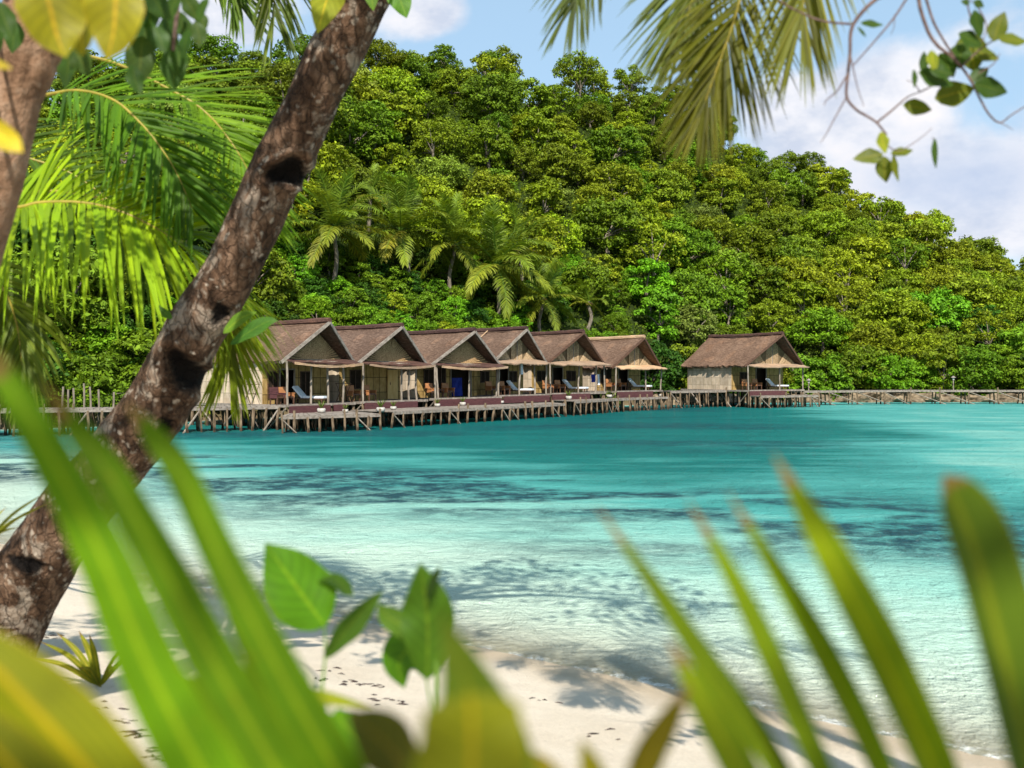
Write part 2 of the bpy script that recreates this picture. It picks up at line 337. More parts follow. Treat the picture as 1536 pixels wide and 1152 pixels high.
def water_mat():
    m, nt, out = new_mat('lagoon_water')
    d = N(nt, 'ShaderNodeAttribute', attribute_name='depth').outputs['Fac']; g = N(nt, 'ShaderNodeAttribute', attribute_name='seagrass').outputs['Fac']
    v = coords(nt, 'Object')
    nb = noise(nt, coords(nt, 'Object', (.5, 1.4, 1)), .35, 4)
    nf = noise(nt, coords(nt, 'Object', (.8, .9, 1)), 1.5, 6, .72)
    dn = math_(nt, 'ADD', d, math_(nt, 'MULTIPLY', math_(nt, 'SUBTRACT', nb, .5), math_(nt, 'MULTIPLY', d, .9)))
    c = ramp(nt, math_(nt, 'DIVIDE', dn, 3.0), [(0, (.50, .495, .39)), (.06, (.42, .51, .41)), (.20, (.235, .44, .365)), (.34, (.065, .285, .255)), (.52, (.008, .122, .110)), (1, (.002, .060, .064))])
    gm = math_(nt, 'MULTIPLY', g, ramp(nt, nf, [(.38, .25), (.56, 1.0)]))
    c = mixc(nt, math_(nt, 'MULTIPLY', gm, .95), c, (.010, .040, .055))
    # caustic net on the pale floor
    vo = N(nt, 'ShaderNodeTexVoronoi', Scale=1.7); vo.feature = 'DISTANCE_TO_EDGE'
    wv = nt.nodes.new('ShaderNodeVectorMath'); wv.operation = 'ADD'; nt.links.new(coords(nt, 'Object', (.8, 1.5, 1)), wv.inputs[0])
    nn = N(nt, 'ShaderNodeTexNoise', Scale=1.5, Detail=3); nt.links.new(v, nn.inputs['Vector']); nt.links.new(nn.outputs['Color'], wv.inputs[1])
    nt.links.new(wv.outputs[0], vo.inputs['Vector'])
    op = math_(nt, 'SUBTRACT', 1.0, math_(nt, 'POWER', 2.718, math_(nt, 'MULTIPLY', d, -13.0)))
    op = math_(nt, 'MAXIMUM', op, .10)
    foam = math_(nt, 'MULTIPLY', ramp(nt, math_(nt, 'ADD', d, math_(nt, 'MULTIPLY', nf, .05)), [(.030, 1.0), (.055, 0.0)]), ramp(nt, noise(nt, v, 5.5, 5, .7), [(.42, .0), (.6, .8)])); c = mixc(nt, foam, c, (.80, .80, .77)); op = math_(nt, 'MAXIMUM', op, foam)
    df = nt.nodes.new('ShaderNodeBsdfDiffuse'); nt.links.new(c, df.inputs[0])
    tr = nt.nodes.new('ShaderNodeBsdfTransparent'); tr.inputs[0].default_value = (.90, .96, .93, 1)
    body = nt.nodes.new('ShaderNodeMixShader'); nt.links.new(op, body.inputs[0]); nt.links.new(tr.outputs[0], body.inputs[1]); nt.links.new(df.outputs[0], body.inputs[2])
    h3 = noise(nt, coords(nt, 'Object', (1, .5, 1), (0, 0, .1)), 1.1, 5, .68, .5); h1 = noise(nt, coords(nt, 'Object', (1, 1.9, 1), (0, 0, .25)), 1.6, 4, .62, .6); h2 = noise(nt, coords(nt, 'Object', (1, 1.5, 1), (0, 0, -.3)), 6.5, 3, .6, .4)
    h = math_(nt, 'ADD', math_(nt, 'ADD', math_(nt, 'MULTIPLY', h1, .62), math_(nt, 'MULTIPLY', h2, .24)), math_(nt, 'MULTIPLY', h3, 1.3))
    nb_ = bump(nt, h, .45)
    gs = nt.nodes.new('ShaderNodeBsdfGlossy'); gs.inputs['Roughness'].default_value = .07; nt.links.new(nb_, gs.inputs['Normal'])
    nt.links.new(bump(nt, h, .19), df.inputs['Normal'])
    fr = N(nt, 'ShaderNodeFresnel', IOR=1.33); nt.links.new(nb_, fr.inputs['Normal'])
    ff = math_(nt, 'MINIMUM', math_(nt, 'MULTIPLY', fr.outputs[0], .62), .34)
    mx = nt.nodes.new('ShaderNodeMixShader'); nt.links.new(ff, mx.inputs[0]); nt.links.new(body.outputs[0], mx.inputs[1]); nt.links.new(gs.outputs[0], mx.inputs[2])
    nt.links.new(mx.outputs[0], out.inputs[0]); return m
M['water'] = water_mat()
tag(finish('water', me, M['water'], None, True), kind='structure')

# the hill
xs = np.linspace(-1, 1, 200); ts = np.concatenate([np.linspace(-2, 30, 50)[:-1], np.linspace(30, 76, 40)[:-1], np.linspace(76, 220, 20)])
Ug, Tg = np.meshgrid(xs, ts, indexing='ij'); X = Ug*130*(1+.3*Ug**2); Yh = coast(X)+Tg
n, mm = Ug.shape; idx = np.arange(n*mm).reshape(n, mm); Fq = np.stack([idx[:-1, :-1], idx[1:, :-1], idx[1:, 1:], idx[:-1, 1:]], -1).reshape(-1, 4)
me = quad_mesh('hill', np.stack([X, Yh, hill_h(X, Yh)], -1).reshape(-1, 3), Fq)
def hill_mat():
    m, nt, out = new_mat('forest_floor'); g = nt.nodes.new('ShaderNodeNewGeometry'); s = nt.nodes.new('ShaderNodeSeparateXYZ'); nt.links.new(g.outputs['Position'], s.inputs[0])
    n = noise(nt, coords(nt, 'Object'), .6, 5); c = ramp(nt, n, [(.3, (.016, .026, .006)), (.7, (.034, .052, .010))])
    k = ramp(nt, s.outputs[2], [(.0, 1.0), (1.3/1.0 if False else .9, 0.0)])
    c = mixc(nt, k, c, (.16, .115, .07)); principled(nt, out, c, .95, .05, bump(nt, n, .3)); return m
M['hill'] = hill_mat(); tag(finish('hill', me, M['hill'], None, True), kind='structure')

# eroded limestone edge along the right-hand shore
mb = MB(); xs = np.linspace(11, 66, 150); rows = 9; V = []
for j in range(rows):
    q = j/(rows-1); zz = -.4+q*(1.0+.5*fbm2(xs, xs*0, .5)); off = -1.0+2.2*q**.7-.5*math.sin(q*3.14)
    yy = coast(xs)-2.0+off; nn = (fbm2(xs*1.0, np.full_like(xs, q*2.5), 1.3, 4)-.45)
    V.append(np.stack([xs, yy-nn*3.4, zz+nn*.9], -1))
V = np.concatenate(V); n = len(xs)
mb.add(V, [(j*n+i, j*n+i+1, (j+1)*n+i+1, (j+1)*n+i) for j in range(rows-1) for i in range(n-1)])
M['rock'] = simple_mat('limestone', (.05, .036, .022), (.30, .23, .15), (1, 1, 2.5), 1.6, .9, .1, .15, 6)
tag(mb.build('rocky_shore', M['rock']), kind='structure')

# ------------------------------------------------------------------ foliage builders
def leaf_quads(c, nrmv, size, rng, asp=.5, fold=.25):
    """one folded rhombic leaf per centre"""
    n = len(c); r = rng.normal(size=(n, 3)); u = r-nrmv*(r*nrmv).sum(1)[:, None]; u /= np.linalg.norm(u, axis=1)[:, None]+1e-9
    w = np.cross(nrmv, u); s = size[:, None]
    V = np.stack([c-u*s, c+w*s*asp+nrmv*s*asp*fold, c+u*s, c-w*s*asp+nrmv*s*asp*fold], 1).reshape(-1, 3)
    return V, np.arange(4*n).reshape(n, 4)
def unit(rng, n):
    d = rng.normal(size=(n, 3)); return d/np.linalg.norm(d, axis=1)[:, None]
def crown_arrays(seed, rx, ry, rz, nclump, nleaf, leaf, cr=(.26, .42), low=-.55, open_=0.0):
    rng = np.random.default_rng(seed); d = unit(rng, nclump*5); d = d[d[:, 2] > low][:nclump]
    rad = rng.uniform(.55, .95, len(d)); cc = d*rad[:, None]*np.array([rx, ry, rz]); rc = rng.uniform(*cr, len(d))*min(rx, ry)
    cl = []; nl = []; sz = []
    per = nleaf//len(d)
    for c, r in zip(cc, rc):
        k = int(per*(r/rc.mean())**2); q = unit(rng, k); q[:, 2] = np.where(q[:, 2] < -.3, -q[:, 2]*.6, q[:, 2]); rr = r*rng.uniform(.72, 1.06, k)
        lump = 1+.22*np.sin(q@rng.normal(size=3)*4+rng.uniform(0, 6))
        p = c+q*np.array([1.1, 1.1, .8])*(rr*lump)[:, None]; nv = q*.8+unit(rng, k)*.75+np.array([0, -.0, .35]); nv /= np.linalg.norm(nv, axis=1)[:, None]
        cl.append(p); nl.append(nv); sz.append(leaf*(.4+1.1*rng.random(k)**1.3))
    return leaf_quads(np.concatenate(cl), np.concatenate(nl), np.concatenate(sz), rng)+(cc, rc)
def trunk_mb(h, r, tips, seed):
    rng = np.random.default_rng(seed); mb = MB(); top = np.array([rng.normal()*.25, rng.normal()*.25, h])
    path = smooth_path([(0, 0, -1.2), (rng.normal()*.15, rng.normal()*.15, h*.4), top*.8, top], 8); mb.tube(path, np.linspace(r, r*.45, 8), 6)
    for t in tips:
        s = path[5]; m_ = (s+t)/2+np.array([0, 0, .3]); mb.tube(smooth_path([s, m_, t], 5), np.linspace(r*.42, r*.12, 5), 5)
    return mb
class TreeKind: pass
def make_kind(seed, rx, rz, h, nclump, nleaf, leaf, cr=(.26, .42), low=-.55):
    k = TreeKind(); V, Fq, cc, rc = crown_arrays(seed, rx, rx, rz, nclump, nleaf, leaf, cr, low)
    V = V+np.array([0, 0, h]); k.crown = quad_mesh('crown', V, Fq); k.crown.materials.append(M['leaf_far'])
    rng = np.random.default_rng(seed+99); tips = cc[rng.choice(len(cc), 6, replace=False)]+np.array([0, 0, h])
    mb = trunk_mb(h*.75, .11+.04*rx, tips, seed); t = mb.build('trunk', M['bark_far']); k.trunk = t.data; bpy.data.objects.remove(t)
    k.rx = rx; k.h = h; k.rz = rz; return k
KINDS = {
 'broad':   [make_kind(11, 3.5, 2.9, 2.7, 95, 9500, .165, (.12, .25), -.85), make_kind(12, 3.8, 2.7, 2.5, 110, 10500, .16, (.11, .24), -.85), make_kind(13, 3.2, 2.9, 2.7, 70, 8600, .18, (.14, .29), -.85)],
 'rounded': [make_kind(21, 2.8, 3.1, 2.8, 80, 8200, .155, (.13, .27), -.85), make_kind(22, 3.1, 3.2, 2.9, 100, 9500, .15, (.12, .25), -.85), make_kind(23, 2.7, 2.9, 2.6, 55, 7400, .185, (.16, .31), -.85)],
 'slender': [make_kind(31, 2.2, 3.9, 3.8, 28, 5000, .19, (.24, .42), -.85), make_kind(32, 2.4, 3.7, 3.6, 32, 5200, .20, (.24, .42), -.85)],
 'lacy':    [make_kind(41, 3.2, 3.0, 3.8, 24, 3000, .18, (.17, .30), -.5), make_kind(42, 2.8, 3.3, 4.0, 22, 2800, .18, (.17, .30), -.5)],
}
TREE_COL = {'mid green': (.110, .192, .008), 'olive green': (.118, .172, .007), 'yellow-green': (.180, .240, .009), 'bright green': (.110, .245, .009), 'deep green': (.036, .092, .007), 'pale green': (.175, .230, .040)}
TREES = []
def plant_tree(x, y, kind, var, s, colour, z=None, parts=True, sq=1.0, name=None):
    k = KINDS[kind][var % len(KINDS[kind])]; z = float(hill_h(x, y)) if z is None else z
    nm = {'broad': 'broad_tree', 'rounded': 'rounded_tree', 'slender': 'slender_tree', 'lacy': 'open_tree'}[kind]
    r = thing(nm, None, 'tree', (x, y, z-.2), random.uniform(0, 6.28)); r.scale = (s*sq, s*sq, s)
    o = bpy.data.objects.new('crown', k.crown); COL.objects.link(o); o.parent = r
    b = np.array(TREE_COL[colour]); j = 1+RNG.normal(size=3)*np.array([.07, .06, .14]); g = RNG.uniform(.72, 1.22)
    o.color = (*[float(c) for c in b*j*g], 1)
    t = bpy.data.objects.new('trunk', k.trunk); COL.objects.link(t); t.parent = r
    px, py = pix(x, y, z+k.h*s)
    TREES.append(dict(o=r, px=px, py=py, kind=kind, colour=colour, s=s, x=x, y=y)); return r
# -- forest on the hill, thrown like darts with a spacing that follows the crown size
placed = []
def pick_colour(px, py):
    n = float(fbm2(np.array([px/260.]), np.array([py/190.]), 1.0, 3)[0]); r = random.random()
    if px > 1250 and r < .38: return 'yellow-green'
    if r < .05: return 'pale green'
    if n < .36: return random.choice(['deep green', 'mid green', 'bright green', 'olive green'])
    if n < .46: return random.choice(['mid green', 'bright green', 'mid green', 'olive green', 'deep green'])
    return random.choice(['olive green', 'yellow-green', 'mid green', 'olive green', 'yellow-green'])
PALMS = [(503, 342, 12), (601, 346, 14), (556, 292, 22), (682, 366, 11), (744, 396, 8), (776, 372, 14), (815, 446, 6.5), (884, 452, 8)]
def blocks_palm(x, y, top_z):
    px, py = pix(x, y, top_z); t = y-float(coast(x))
    return any(abs(px-a) < 85 and t < off+2.5 and py < b+(95 if abs(px-a) < 60 else 60) for a, b, off in PALMS)
def try_place(x, y, rmin):
    for a, b in placed:
        if (a-x)**2+(b-y)**2 < rmin*rmin: return False
    placed.append((x, y)); return True
tries = 0
# shoreline row first: low crowns that hang out over the water
for xx in np.concatenate([np.arange(-33, -18, 2.9), np.arange(-16, 12, 3.6), np.arange(13, 66, 3.1)]):
    x = float(xx)+random.uniform(-.6, .6); y = float(coast(x))+random.uniform(.3, 1.6)
    px, py = pix(x, y, 5)
    if px < -120 or px > 1620: continue
    placed.append((x, y)); kd = random.choice(['broad', 'rounded', 'broad', 'rounded', 'slender'])
    c = pick_colour(px, py)
    if x < -18: c = random.choice(['deep green', 'deep green', 'mid green', 'yellow-green'])
    plant_tree(x, y, kd, random.randrange(3), random.uniform(.78, 1.08)*(.55 if blocks_palm(x, y, 6.0) else 1), c, z=random.uniform(-.3, .6))
target = 292
while len(TREES) < target and tries < 30000:
    tries += 1
    x = random.uniform(-50, 84); t = random.uniform(2.5, 69)**1.0; y = float(coast(x))+t
    px = HX+F*x/y
    if px < -110 or px > 1640: continue
    if px < 250 and t > 25 and random.random() < .5: continue
    if not try_place(x, y, 3.75+.012*t): continue
    z = float(hill_h(x, y)); py = pix(x, y, z+4)[1]
    kd = random.choices(['broad', 'rounded', 'slender', 'lacy'], [5, 5, 1.2, .8 if t < 50 else 2])[0]; s_ = random.uniform(.66, 1.26)*(1.0 if t < 55 else .95); k = KINDS[kd][0]
    if blocks_palm(x, y, z+(k.h+k.rz)*s_):
        s_ = .5; kd = 'rounded'
        if blocks_palm(x, y, z+4.6*.5): placed.pop(); continue
    plant_tree(x, y, kd, random.randrange(3), s_, pick_colour(px, py), z)
print('hill trees', len(TREES), 'tries', tries)
SHRUBS = []
for _ in range(6000):
    if len(SHRUBS) >= 130: break
    x = random.uniform(-36, 16); t = random.uniform(.8, 17); y = float(coast(x))+t; z = float(hill_h(x, y)); px, py = pix(x, y, z+2.3)
    if not (395 < px < 930 and py < 505 or 40 < px < 340 and t < 13): continue
    if any(abs(px-a) < 34 and py < b+42 and t < off+3 for a, b, off in PALMS): continue
    if any((a-x)**2+(b-y)**2 < 2.0 for a, b in SHRUBS): continue
    SHRUBS.append((x, y)); kd = random.choice(['broad', 'rounded', 'rounded']); r = plant_tree(x, y, kd, random.randrange(3), random.uniform(.36, .56), random.choice(['bright green', 'mid green', 'mid green', 'deep green', 'deep green', 'bright green', 'mid green']), z-.3)
    r.name = 'shrub'; TREES[-1]['shrub'] = True
# -- emergent trees on the skyline, each where the photograph has one
for px, py, kd, v, s, c in [(572, 62, 'broad', 1, .8, 'olive green'), (665, 62, 'rounded', 0, .85, 'mid green'), (742, 72, 'slender', 1, 1.0, 'olive green'), (868, 86, 'lacy', 0, 1.1, 'olive green'), (945, 92, 'lacy', 1, 1.05, 'olive green'), (1215, 226, 'rounded', 1, .75, 'olive green'), (1085, 172, 'broad', 0, .7, 'mid green'), (1262, 250, 'rounded', 2, .7, 'mid green')]:
    x0 = (px-HX)/F; Yr = 140.0
    for _ in range(6): Yr = float(coast(x0*Yr))+RISE-3
    k = KINDS[kd][v % len(KINDS[kd])]; ztop = CZ+(HY-py)/F*Yr; plant_tree(x0*Yr, Yr, kd, v, s, c, z=ztop-(k.h+k.rz)*s+.2)

def where(px, py):
    if px < 60: h = 'far left behind the fronds'
    elif px < 250: h = 'behind the left palm fronds'
    elif px < 410: h = 'behind the leaning trunk'
    elif px < 545: h = 'above the first hut'
    elif px < 645: h = 'above the second hut'
    elif px < 745: h = 'above the third hut'
    elif px < 825: h = 'above the fourth hut'
    elif px < 910: h = 'above the fifth hut'
    elif px < 1010: h = 'above the sixth hut'
    elif px < 1100: h = 'left of the lone hut'
    elif px < 1210: h = 'above the lone hut'
    elif px < 1330: h = 'just right of the lone hut'
    elif px < 1440: h = 'above the right walkway'
    else: h = 'near the right edge'
    return h
def height(px, py):
    sk = float(np.interp(px, SKY[:, 0], SKY[:, 1])); q = (560-py)/(560-sk)
    return 'by the shore' if q < .14 else 'low slope' if q < .36 else 'mid slope' if q < .64 else 'high slope' if q < .9 else 'on the skyline'
SHAPE = {'broad': 'wide crown', 'rounded': 'round crown', 'slender': 'narrow tall crown', 'lacy': 'open gappy crown'}
bylab = {}
for t in TREES:
    if t.get('shrub'): bylab.setdefault(f"{t['colour']} {'spreading' if t['kind'] == 'broad' else 'rounded'} shrub {'behind the side boardwalk' if t['px'] < 380 else 'among the palms'}, {'left bank' if t['px'] < 380 else 'just over the roofs' if t['py'] > 455 else 'mid bank' if t['py'] > 400 else 'higher up the bank'}, {where(t['px'], t['py'])}", []).append(t); continue
    size = 'small' if t['s'] < .84 else 'large' if t['s'] > 1.0 else 'medium'
    bylab.setdefault(f"{size} {t['colour']} tree, {SHAPE[t['kind']]}, {height(t['px'], t['py'])}, {where(t['px'], t['py'])}", []).append(t)
for lab, ts_ in bylab.items():
    ts_.sort(key=lambda t: t['px'])
    for i, t in enumerate(ts_):
        l = lab
        if len(ts_) > 1:
            pre = (['left', 'right'] if len(ts_) == 2 else ['left', 'middle', 'right'] if len(ts_) == 3 else ['leftmost', 'second', 'third', 'fourth', 'fifth', 'sixth', 'seventh', 'eighth'])[min(i, 7)]
            l = (pre+' '+lab).replace('left bank, ', '') if 'side boardwalk' in lab else pre+' '+lab
        tag(t['o'], l, *(('shrub', 'shrubs on the bank under the palms') if t.get('shrub') else ('tree', 'rainforest trees on the hill')))

# -- undergrowth that fills the ground between the trees: one mass
rng = np.random.default_rng(5); n = 150000; x = rng.uniform(-50, 90, n); t = rng.uniform(.2, 74, n); y = coast(x)+t; px = HX+F*x/y
k = (px > -120) & (px < 1660); x, y, t = x[k], y[k], t[k]
hz = hill_h(x, y)+rng.uniform(0, 1, len(x))**1.2*2.0*np.clip(fbm2(x, y, .55)*2.6-.6, .12, 1.4); nv = unit(rng, len(x))*.8+np.array([0, -.3, .7]); nv /= np.linalg.norm(nv, axis=1)[:, None]
V, Fq = leaf_quads(np.stack([x, y, hz], -1), nv, rng.uniform(.10, .24, len(x)), rng)
tag(finish('undergrowth', quad_mesh('undergrowth', V, Fq), M['undergrowth'], None, False), kind='stuff')

# ------------------------------------------------------------------ palm fronds
def leaflet(mb, base, d0, nrmv, L, w, grav, segs=6, mi=0, fold=.35, curl=0.0, split=0):
    """a strip with a V fold, drooping along its length"""
    d = nrm(d0); p = np.array(base, float); st = L/segs; rows = []
    for i in range(segs+1):
        q = i/segs; wd = w*(.35+.65*min(1, q*6))*(1-q**2.2)**.8 if i < segs else w*.03
        s = np.cross(d, nrmv); s = nrm(s) if np.linalg.norm(s) > 1e-3 else np.array([1., 0, 0]); nn = np.cross(s, d)
        rows += [p-s*wd*.5+nn*wd*fold*.5, p, p+s*wd*.5+nn*wd*fold*.5]
        d = nrm(d+np.array([0, 0, -1.0])*grav*(.5+q)+nn*curl); p = p+d*st
    mb.add(rows, [f for i in range(segs) for f in ((3*i, 3*i+1, 3*i+4, 3*i+3), (3*i+1, 3*i+2, 3*i+5, 3*i+4))], mi)
def frond_mesh(path, n, L, w, normal, grav=.1, rr=.02, seed=0, a0=72, a1=28, jit=.08, start=.1, segs=6, Lprof=None, lift=.25, sides=(1, 1), tipfac=.45):
    """coconut frond along path: rachis (material 1) and two rows of leaflets (material 0)"""
    rng = random.Random(seed); mb = MB(); path = np.asarray(path, float); m_ = len(path); T = np.gradient(path, axis=0); T /= np.linalg.norm(T, axis=1)[:, None]
    mb.tube(path, np.linspace(rr*.8, rr*.16, m_), 6, 1)
    for j in range(n):
        q = start+(1-start)*(j+.5)/n; i = q*(m_-1); i0 = min(int(i), m_-2); f = i-i0
        p = path[i0]*(1-f)+path[i0+1]*f; t = nrm(T[i0]*(1-f)+T[i0+1]*f); nv = np.asarray(normal(q) if callable(normal) else normal, float)
        nv = nrm(nv-t*np.dot(nv, t)); S = np.cross(t, nv); ang = math.radians(a0+(a1-a0)*q)
        ll = L*((.55+.45*math.sin(min(1, q*2.2)*math.pi/2))*(1-(1-tipfac)*max(0, (q-.45)/.55)**1.6) if Lprof is None else Lprof(q))
        for sd, on in zip((1, -1), sides):
            if not on: continue
            aa = ang+rng.gauss(0, jit); d = t*math.cos(aa)+S*sd*math.sin(aa)+nv*(lift+rng.gauss(0, jit))
            leaflet(mb, p, d, nv, ll*rng.uniform(.88, 1.08), w*rng.uniform(.85, 1.1), grav*rng.uniform(.8, 1.25), segs)
    return mb
# hill palms share these frond meshes (rachis starts along +x)
def proto_frond(L, e0, bend, seed, grav):
    pts = []; p = np.zeros(3); a = e0; n = 16
    for i in range(n): pts.append(p.copy()); p = p+np.array([math.cos(a), 0, math.sin(a)])*L/(n-1); a -= bend/n*(.4+1.2*i/n)
    o = frond_mesh(pts, 56, 1.0, .085, lambda q: (0, 0, 1) if abs(e0) < 1.2 else (-1, 0, .2), grav, .05, seed, 80, 36, .13, .08, 4).build('frond', [M['frond_far'], M['stem']])
    me = o.data; bpy.data.objects.remove(o); return me
PF = {'up': [proto_frond(3.9, 1.35, .75, 1, .10), proto_frond(4.1, 1.15, 1.1, 2, .12)], 'mid': [proto_frond(4.3, .7, 1.3, 3, .2), proto_frond(4.4, .4, 1.25, 4, .22)], 'low': [proto_frond(4.2, -.05, 1.15, 5, .28), proto_frond(3.9, -.5, .95, 6, .3)]}
def hill_palm(px, py, off, s, label, nf=17, seed=0, lowcol=(.30, .28, .03)):
    rng = random.Random(seed); x0 = (px-HX)/F; Yp = 85.0
    for _ in range(8): Yp = float(coast(x0*Yp))+off
    c = P(px, py, Yp); zg = float(hill_h(c[0], Yp)); base = np.array([c[0]+rng.uniform(-.6, .6), Yp+.3, min(zg, c[2]-2)-.3])
    r = thing('coconut_palm', label, 'palm tree', base, 0, 'coconut palms behind the huts'); top = c-base
    mb = MB(); mb.tube(smooth_path([(0, 0, 0), top*.5+np.array([rng.uniform(-.4, .4), 0, 0]), top*.85, top], 12), np.linspace(.2, .13, 12), 7); mb.build('trunk', M['bark_far'], r)
    ch = MB()
    for k in range(7):
        a = k*.9; ch.tube([top+np.array([math.cos(a)*r_, math.sin(a)*r_, z_]) for r_, z_ in ((.2, -.12), (.24, -.2), (.26, -.32), (.25, -.42))], [.03, .11, .11, .03], 6)
    ch.build('coconut_cluster', M['coconut'], r)
    for k in range(nf):
        q = k/(nf-1); kind = 'up' if q < .27 else 'mid' if q < .62 else 'low'
        o = bpy.data.objects.new('frond', PF[kind][k % 2]); COL.objects.link(o); o.parent = r; o.location = top
        o.rotation_euler = (rng.gauss(0, .12), rng.gauss(0, .14), k*2.399+rng.gauss(0, .2)+seed); o.scale = (s*1.28, s*1.28, s*1.28)
        g = np.array([.135, .20, .014]); y = np.array(lowcol); w = max(0, (q-.4))*1.2*rng.uniform(.2, 1.2); cc = g*(1-w)+y*w; o.color = (*[float(v) for v in cc*rng.uniform(.8, 1.15)], 1)
    return r
hill_palm(503, 342, 12, .95, 'leftmost coconut palm on the slope, beside the leaning trunk, its lower fronds hanging', 22, 1)
hill_palm(601, 346, 14, 1.0, 'tall coconut palm with long side fronds above the second hut roof', 23, 2)
hill_palm(556, 292, 22, .62, 'small upright young coconut palm highest on the slope above the second hut', 10, 3)
hill_palm(682, 366, 11, .92, 'coconut palm squeezed between two palms above the third hut', 21, 4)
hill_palm(744, 396, 8, 1.1, 'biggest coconut palm with yellow drooping fronds above the fourth hut', 24, 5)
hill_palm(776, 372, 14, .85, 'upright coconut palm half hidden behind the biggest palm', 18, 6)
hill_palm(815, 446, 6.5, .8, 'low coconut palm with hanging fronds just above the fifth hut roof', 19, 7)
hill_palm(884, 452, 8, .5, 'small low palm with pale fronds above the fifth and sixth huts', 9, 8)

# bare pale snags on the slope
for px, py, h, lab in [(938, 375, 3.6, 'bare pale dead tree standing on the slope above the sixth hut'), (362, 260, 5.0, 'thin bare trunk behind the leaning trunk high on the slope')]:
    x0 = (px-HX)/F; Yp = 110.0
    for _ in range(8): Yp = float(coast(x0*Yp))+(22 if px > 500 else 35)
    c = P(px, py, Yp); r = thing('dead_tree', lab, 'tree', c); mb = MB(); mb.tube([(0, 0, -4), (.1, 0, h*.5), (.2, 0, h)], [.14, .1, .05], 6); mb.build('trunk', M['pole'], r)
    mb = MB(); rr = random.Random(int(px))
    for k in range(16):
        z = h*rr.uniform(.35, 1); a = rr.uniform(0, 6.28); L = rr.uniform(.5, 1.3); e = np.array([math.cos(a)*L, math.sin(a)*L, rr.uniform(.1, .9)])
        mb.tube(smooth_path([(.2*z/h, 0, z), (.2*z/h+e[0]*.5, e[1]*.5, z+e[2]*.7), (.2*z/h+e[0], e[1], z+e[2])], 4), [.05, .035, .03, .015], 4)
    mb.build('branch', M['pole'], r)

exec_parts = True
# ================================================================== HUTS
ORD = ['first', 'second', 'third', 'fourth', 'fifth', 'sixth']
def thatch_slope(name, mat, parent, c0, c1, c2, c3, thick, seed, nu=44, nv=14, sag=.11, fringe=.10):
    """c0->c1 lower edge, c3->c2 upper edge; a thick, uneven sheet with a ragged lower edge"""
    c0, c1, c2, c3 = [np.asarray(c, float) for c in (c0, c1, c2, c3)]; rng = np.random.default_rng(seed); nrm_ = nrm(np.cross(c1-c0, c3-c0))
    if nrm_[2] < 0: nrm_ = -nrm_
    U, V = np.meshgrid(np.linspace(0, 1, nu), np.linspace(0, 1, nv), indexing='ij')
    Pt = (c0*(1-U)[..., None]+c1*U[..., None])*(1-V)[..., None]+(c3*(1-U)[..., None]+c2*U[..., None])*V[..., None]
    hgt = (fbm2(U*9+seed, V*6, 1.0, 3)-.45)*.17-sag*np.sin(U*math.pi)*(.3+.7*V)*.8
    top = Pt+nrm_*hgt[..., None]; dn = nrm((c0+c1)/2-(c2+c3)/2)
    top[:, 0] += dn*rng.uniform(-fringe, fringe, nu)[:, None]
    bot = top-nrm_*thick; allv = np.concatenate([top.reshape(-1, 3), bot.reshape(-1, 3)]); idx = np.arange(nu*nv).reshape(nu, nv); o = nu*nv; fs = []
    for i in range(nu-1):
        for j in range(nv-1):
            a, b, c, d = idx[i, j], idx[i+1, j], idx[i+1, j+1], idx[i, j+1]; fs += [(a, b, c, d), (d+o, c+o, b+o, a+o)]
    for i in range(nu-1): fs += [(idx[i, 0], idx[i, 0]+o, idx[i+1, 0]+o, idx[i+1, 0]), (idx[i+1, -1], idx[i+1, -1]+o, idx[i, -1]+o, idx[i, -1])]
    for j in range(nv-1): fs += [(idx[0, j+1], idx[0, j+1]+o, idx[0, j]+o, idx[0, j]), (idx[-1, j], idx[-1, j]+o, idx[-1, j+1]+o, idx[-1, j+1])]
    mb = MB(); mb.add(allv, fs); return mb.build(name, mat, parent, False)
def pole_path(a, b, seed, n=6, wob=.04):
    r = random.Random(seed); a = np.asarray(a, float); b = np.asarray(b, float)
    return smooth_path([a+(b-a)*i/(n-1)+(np.array([r.gauss(0, wob), r.gauss(0, wob), 0]) if 0 < i < n-1 else 0) for i in range(n)], n*2)
HUTS = []
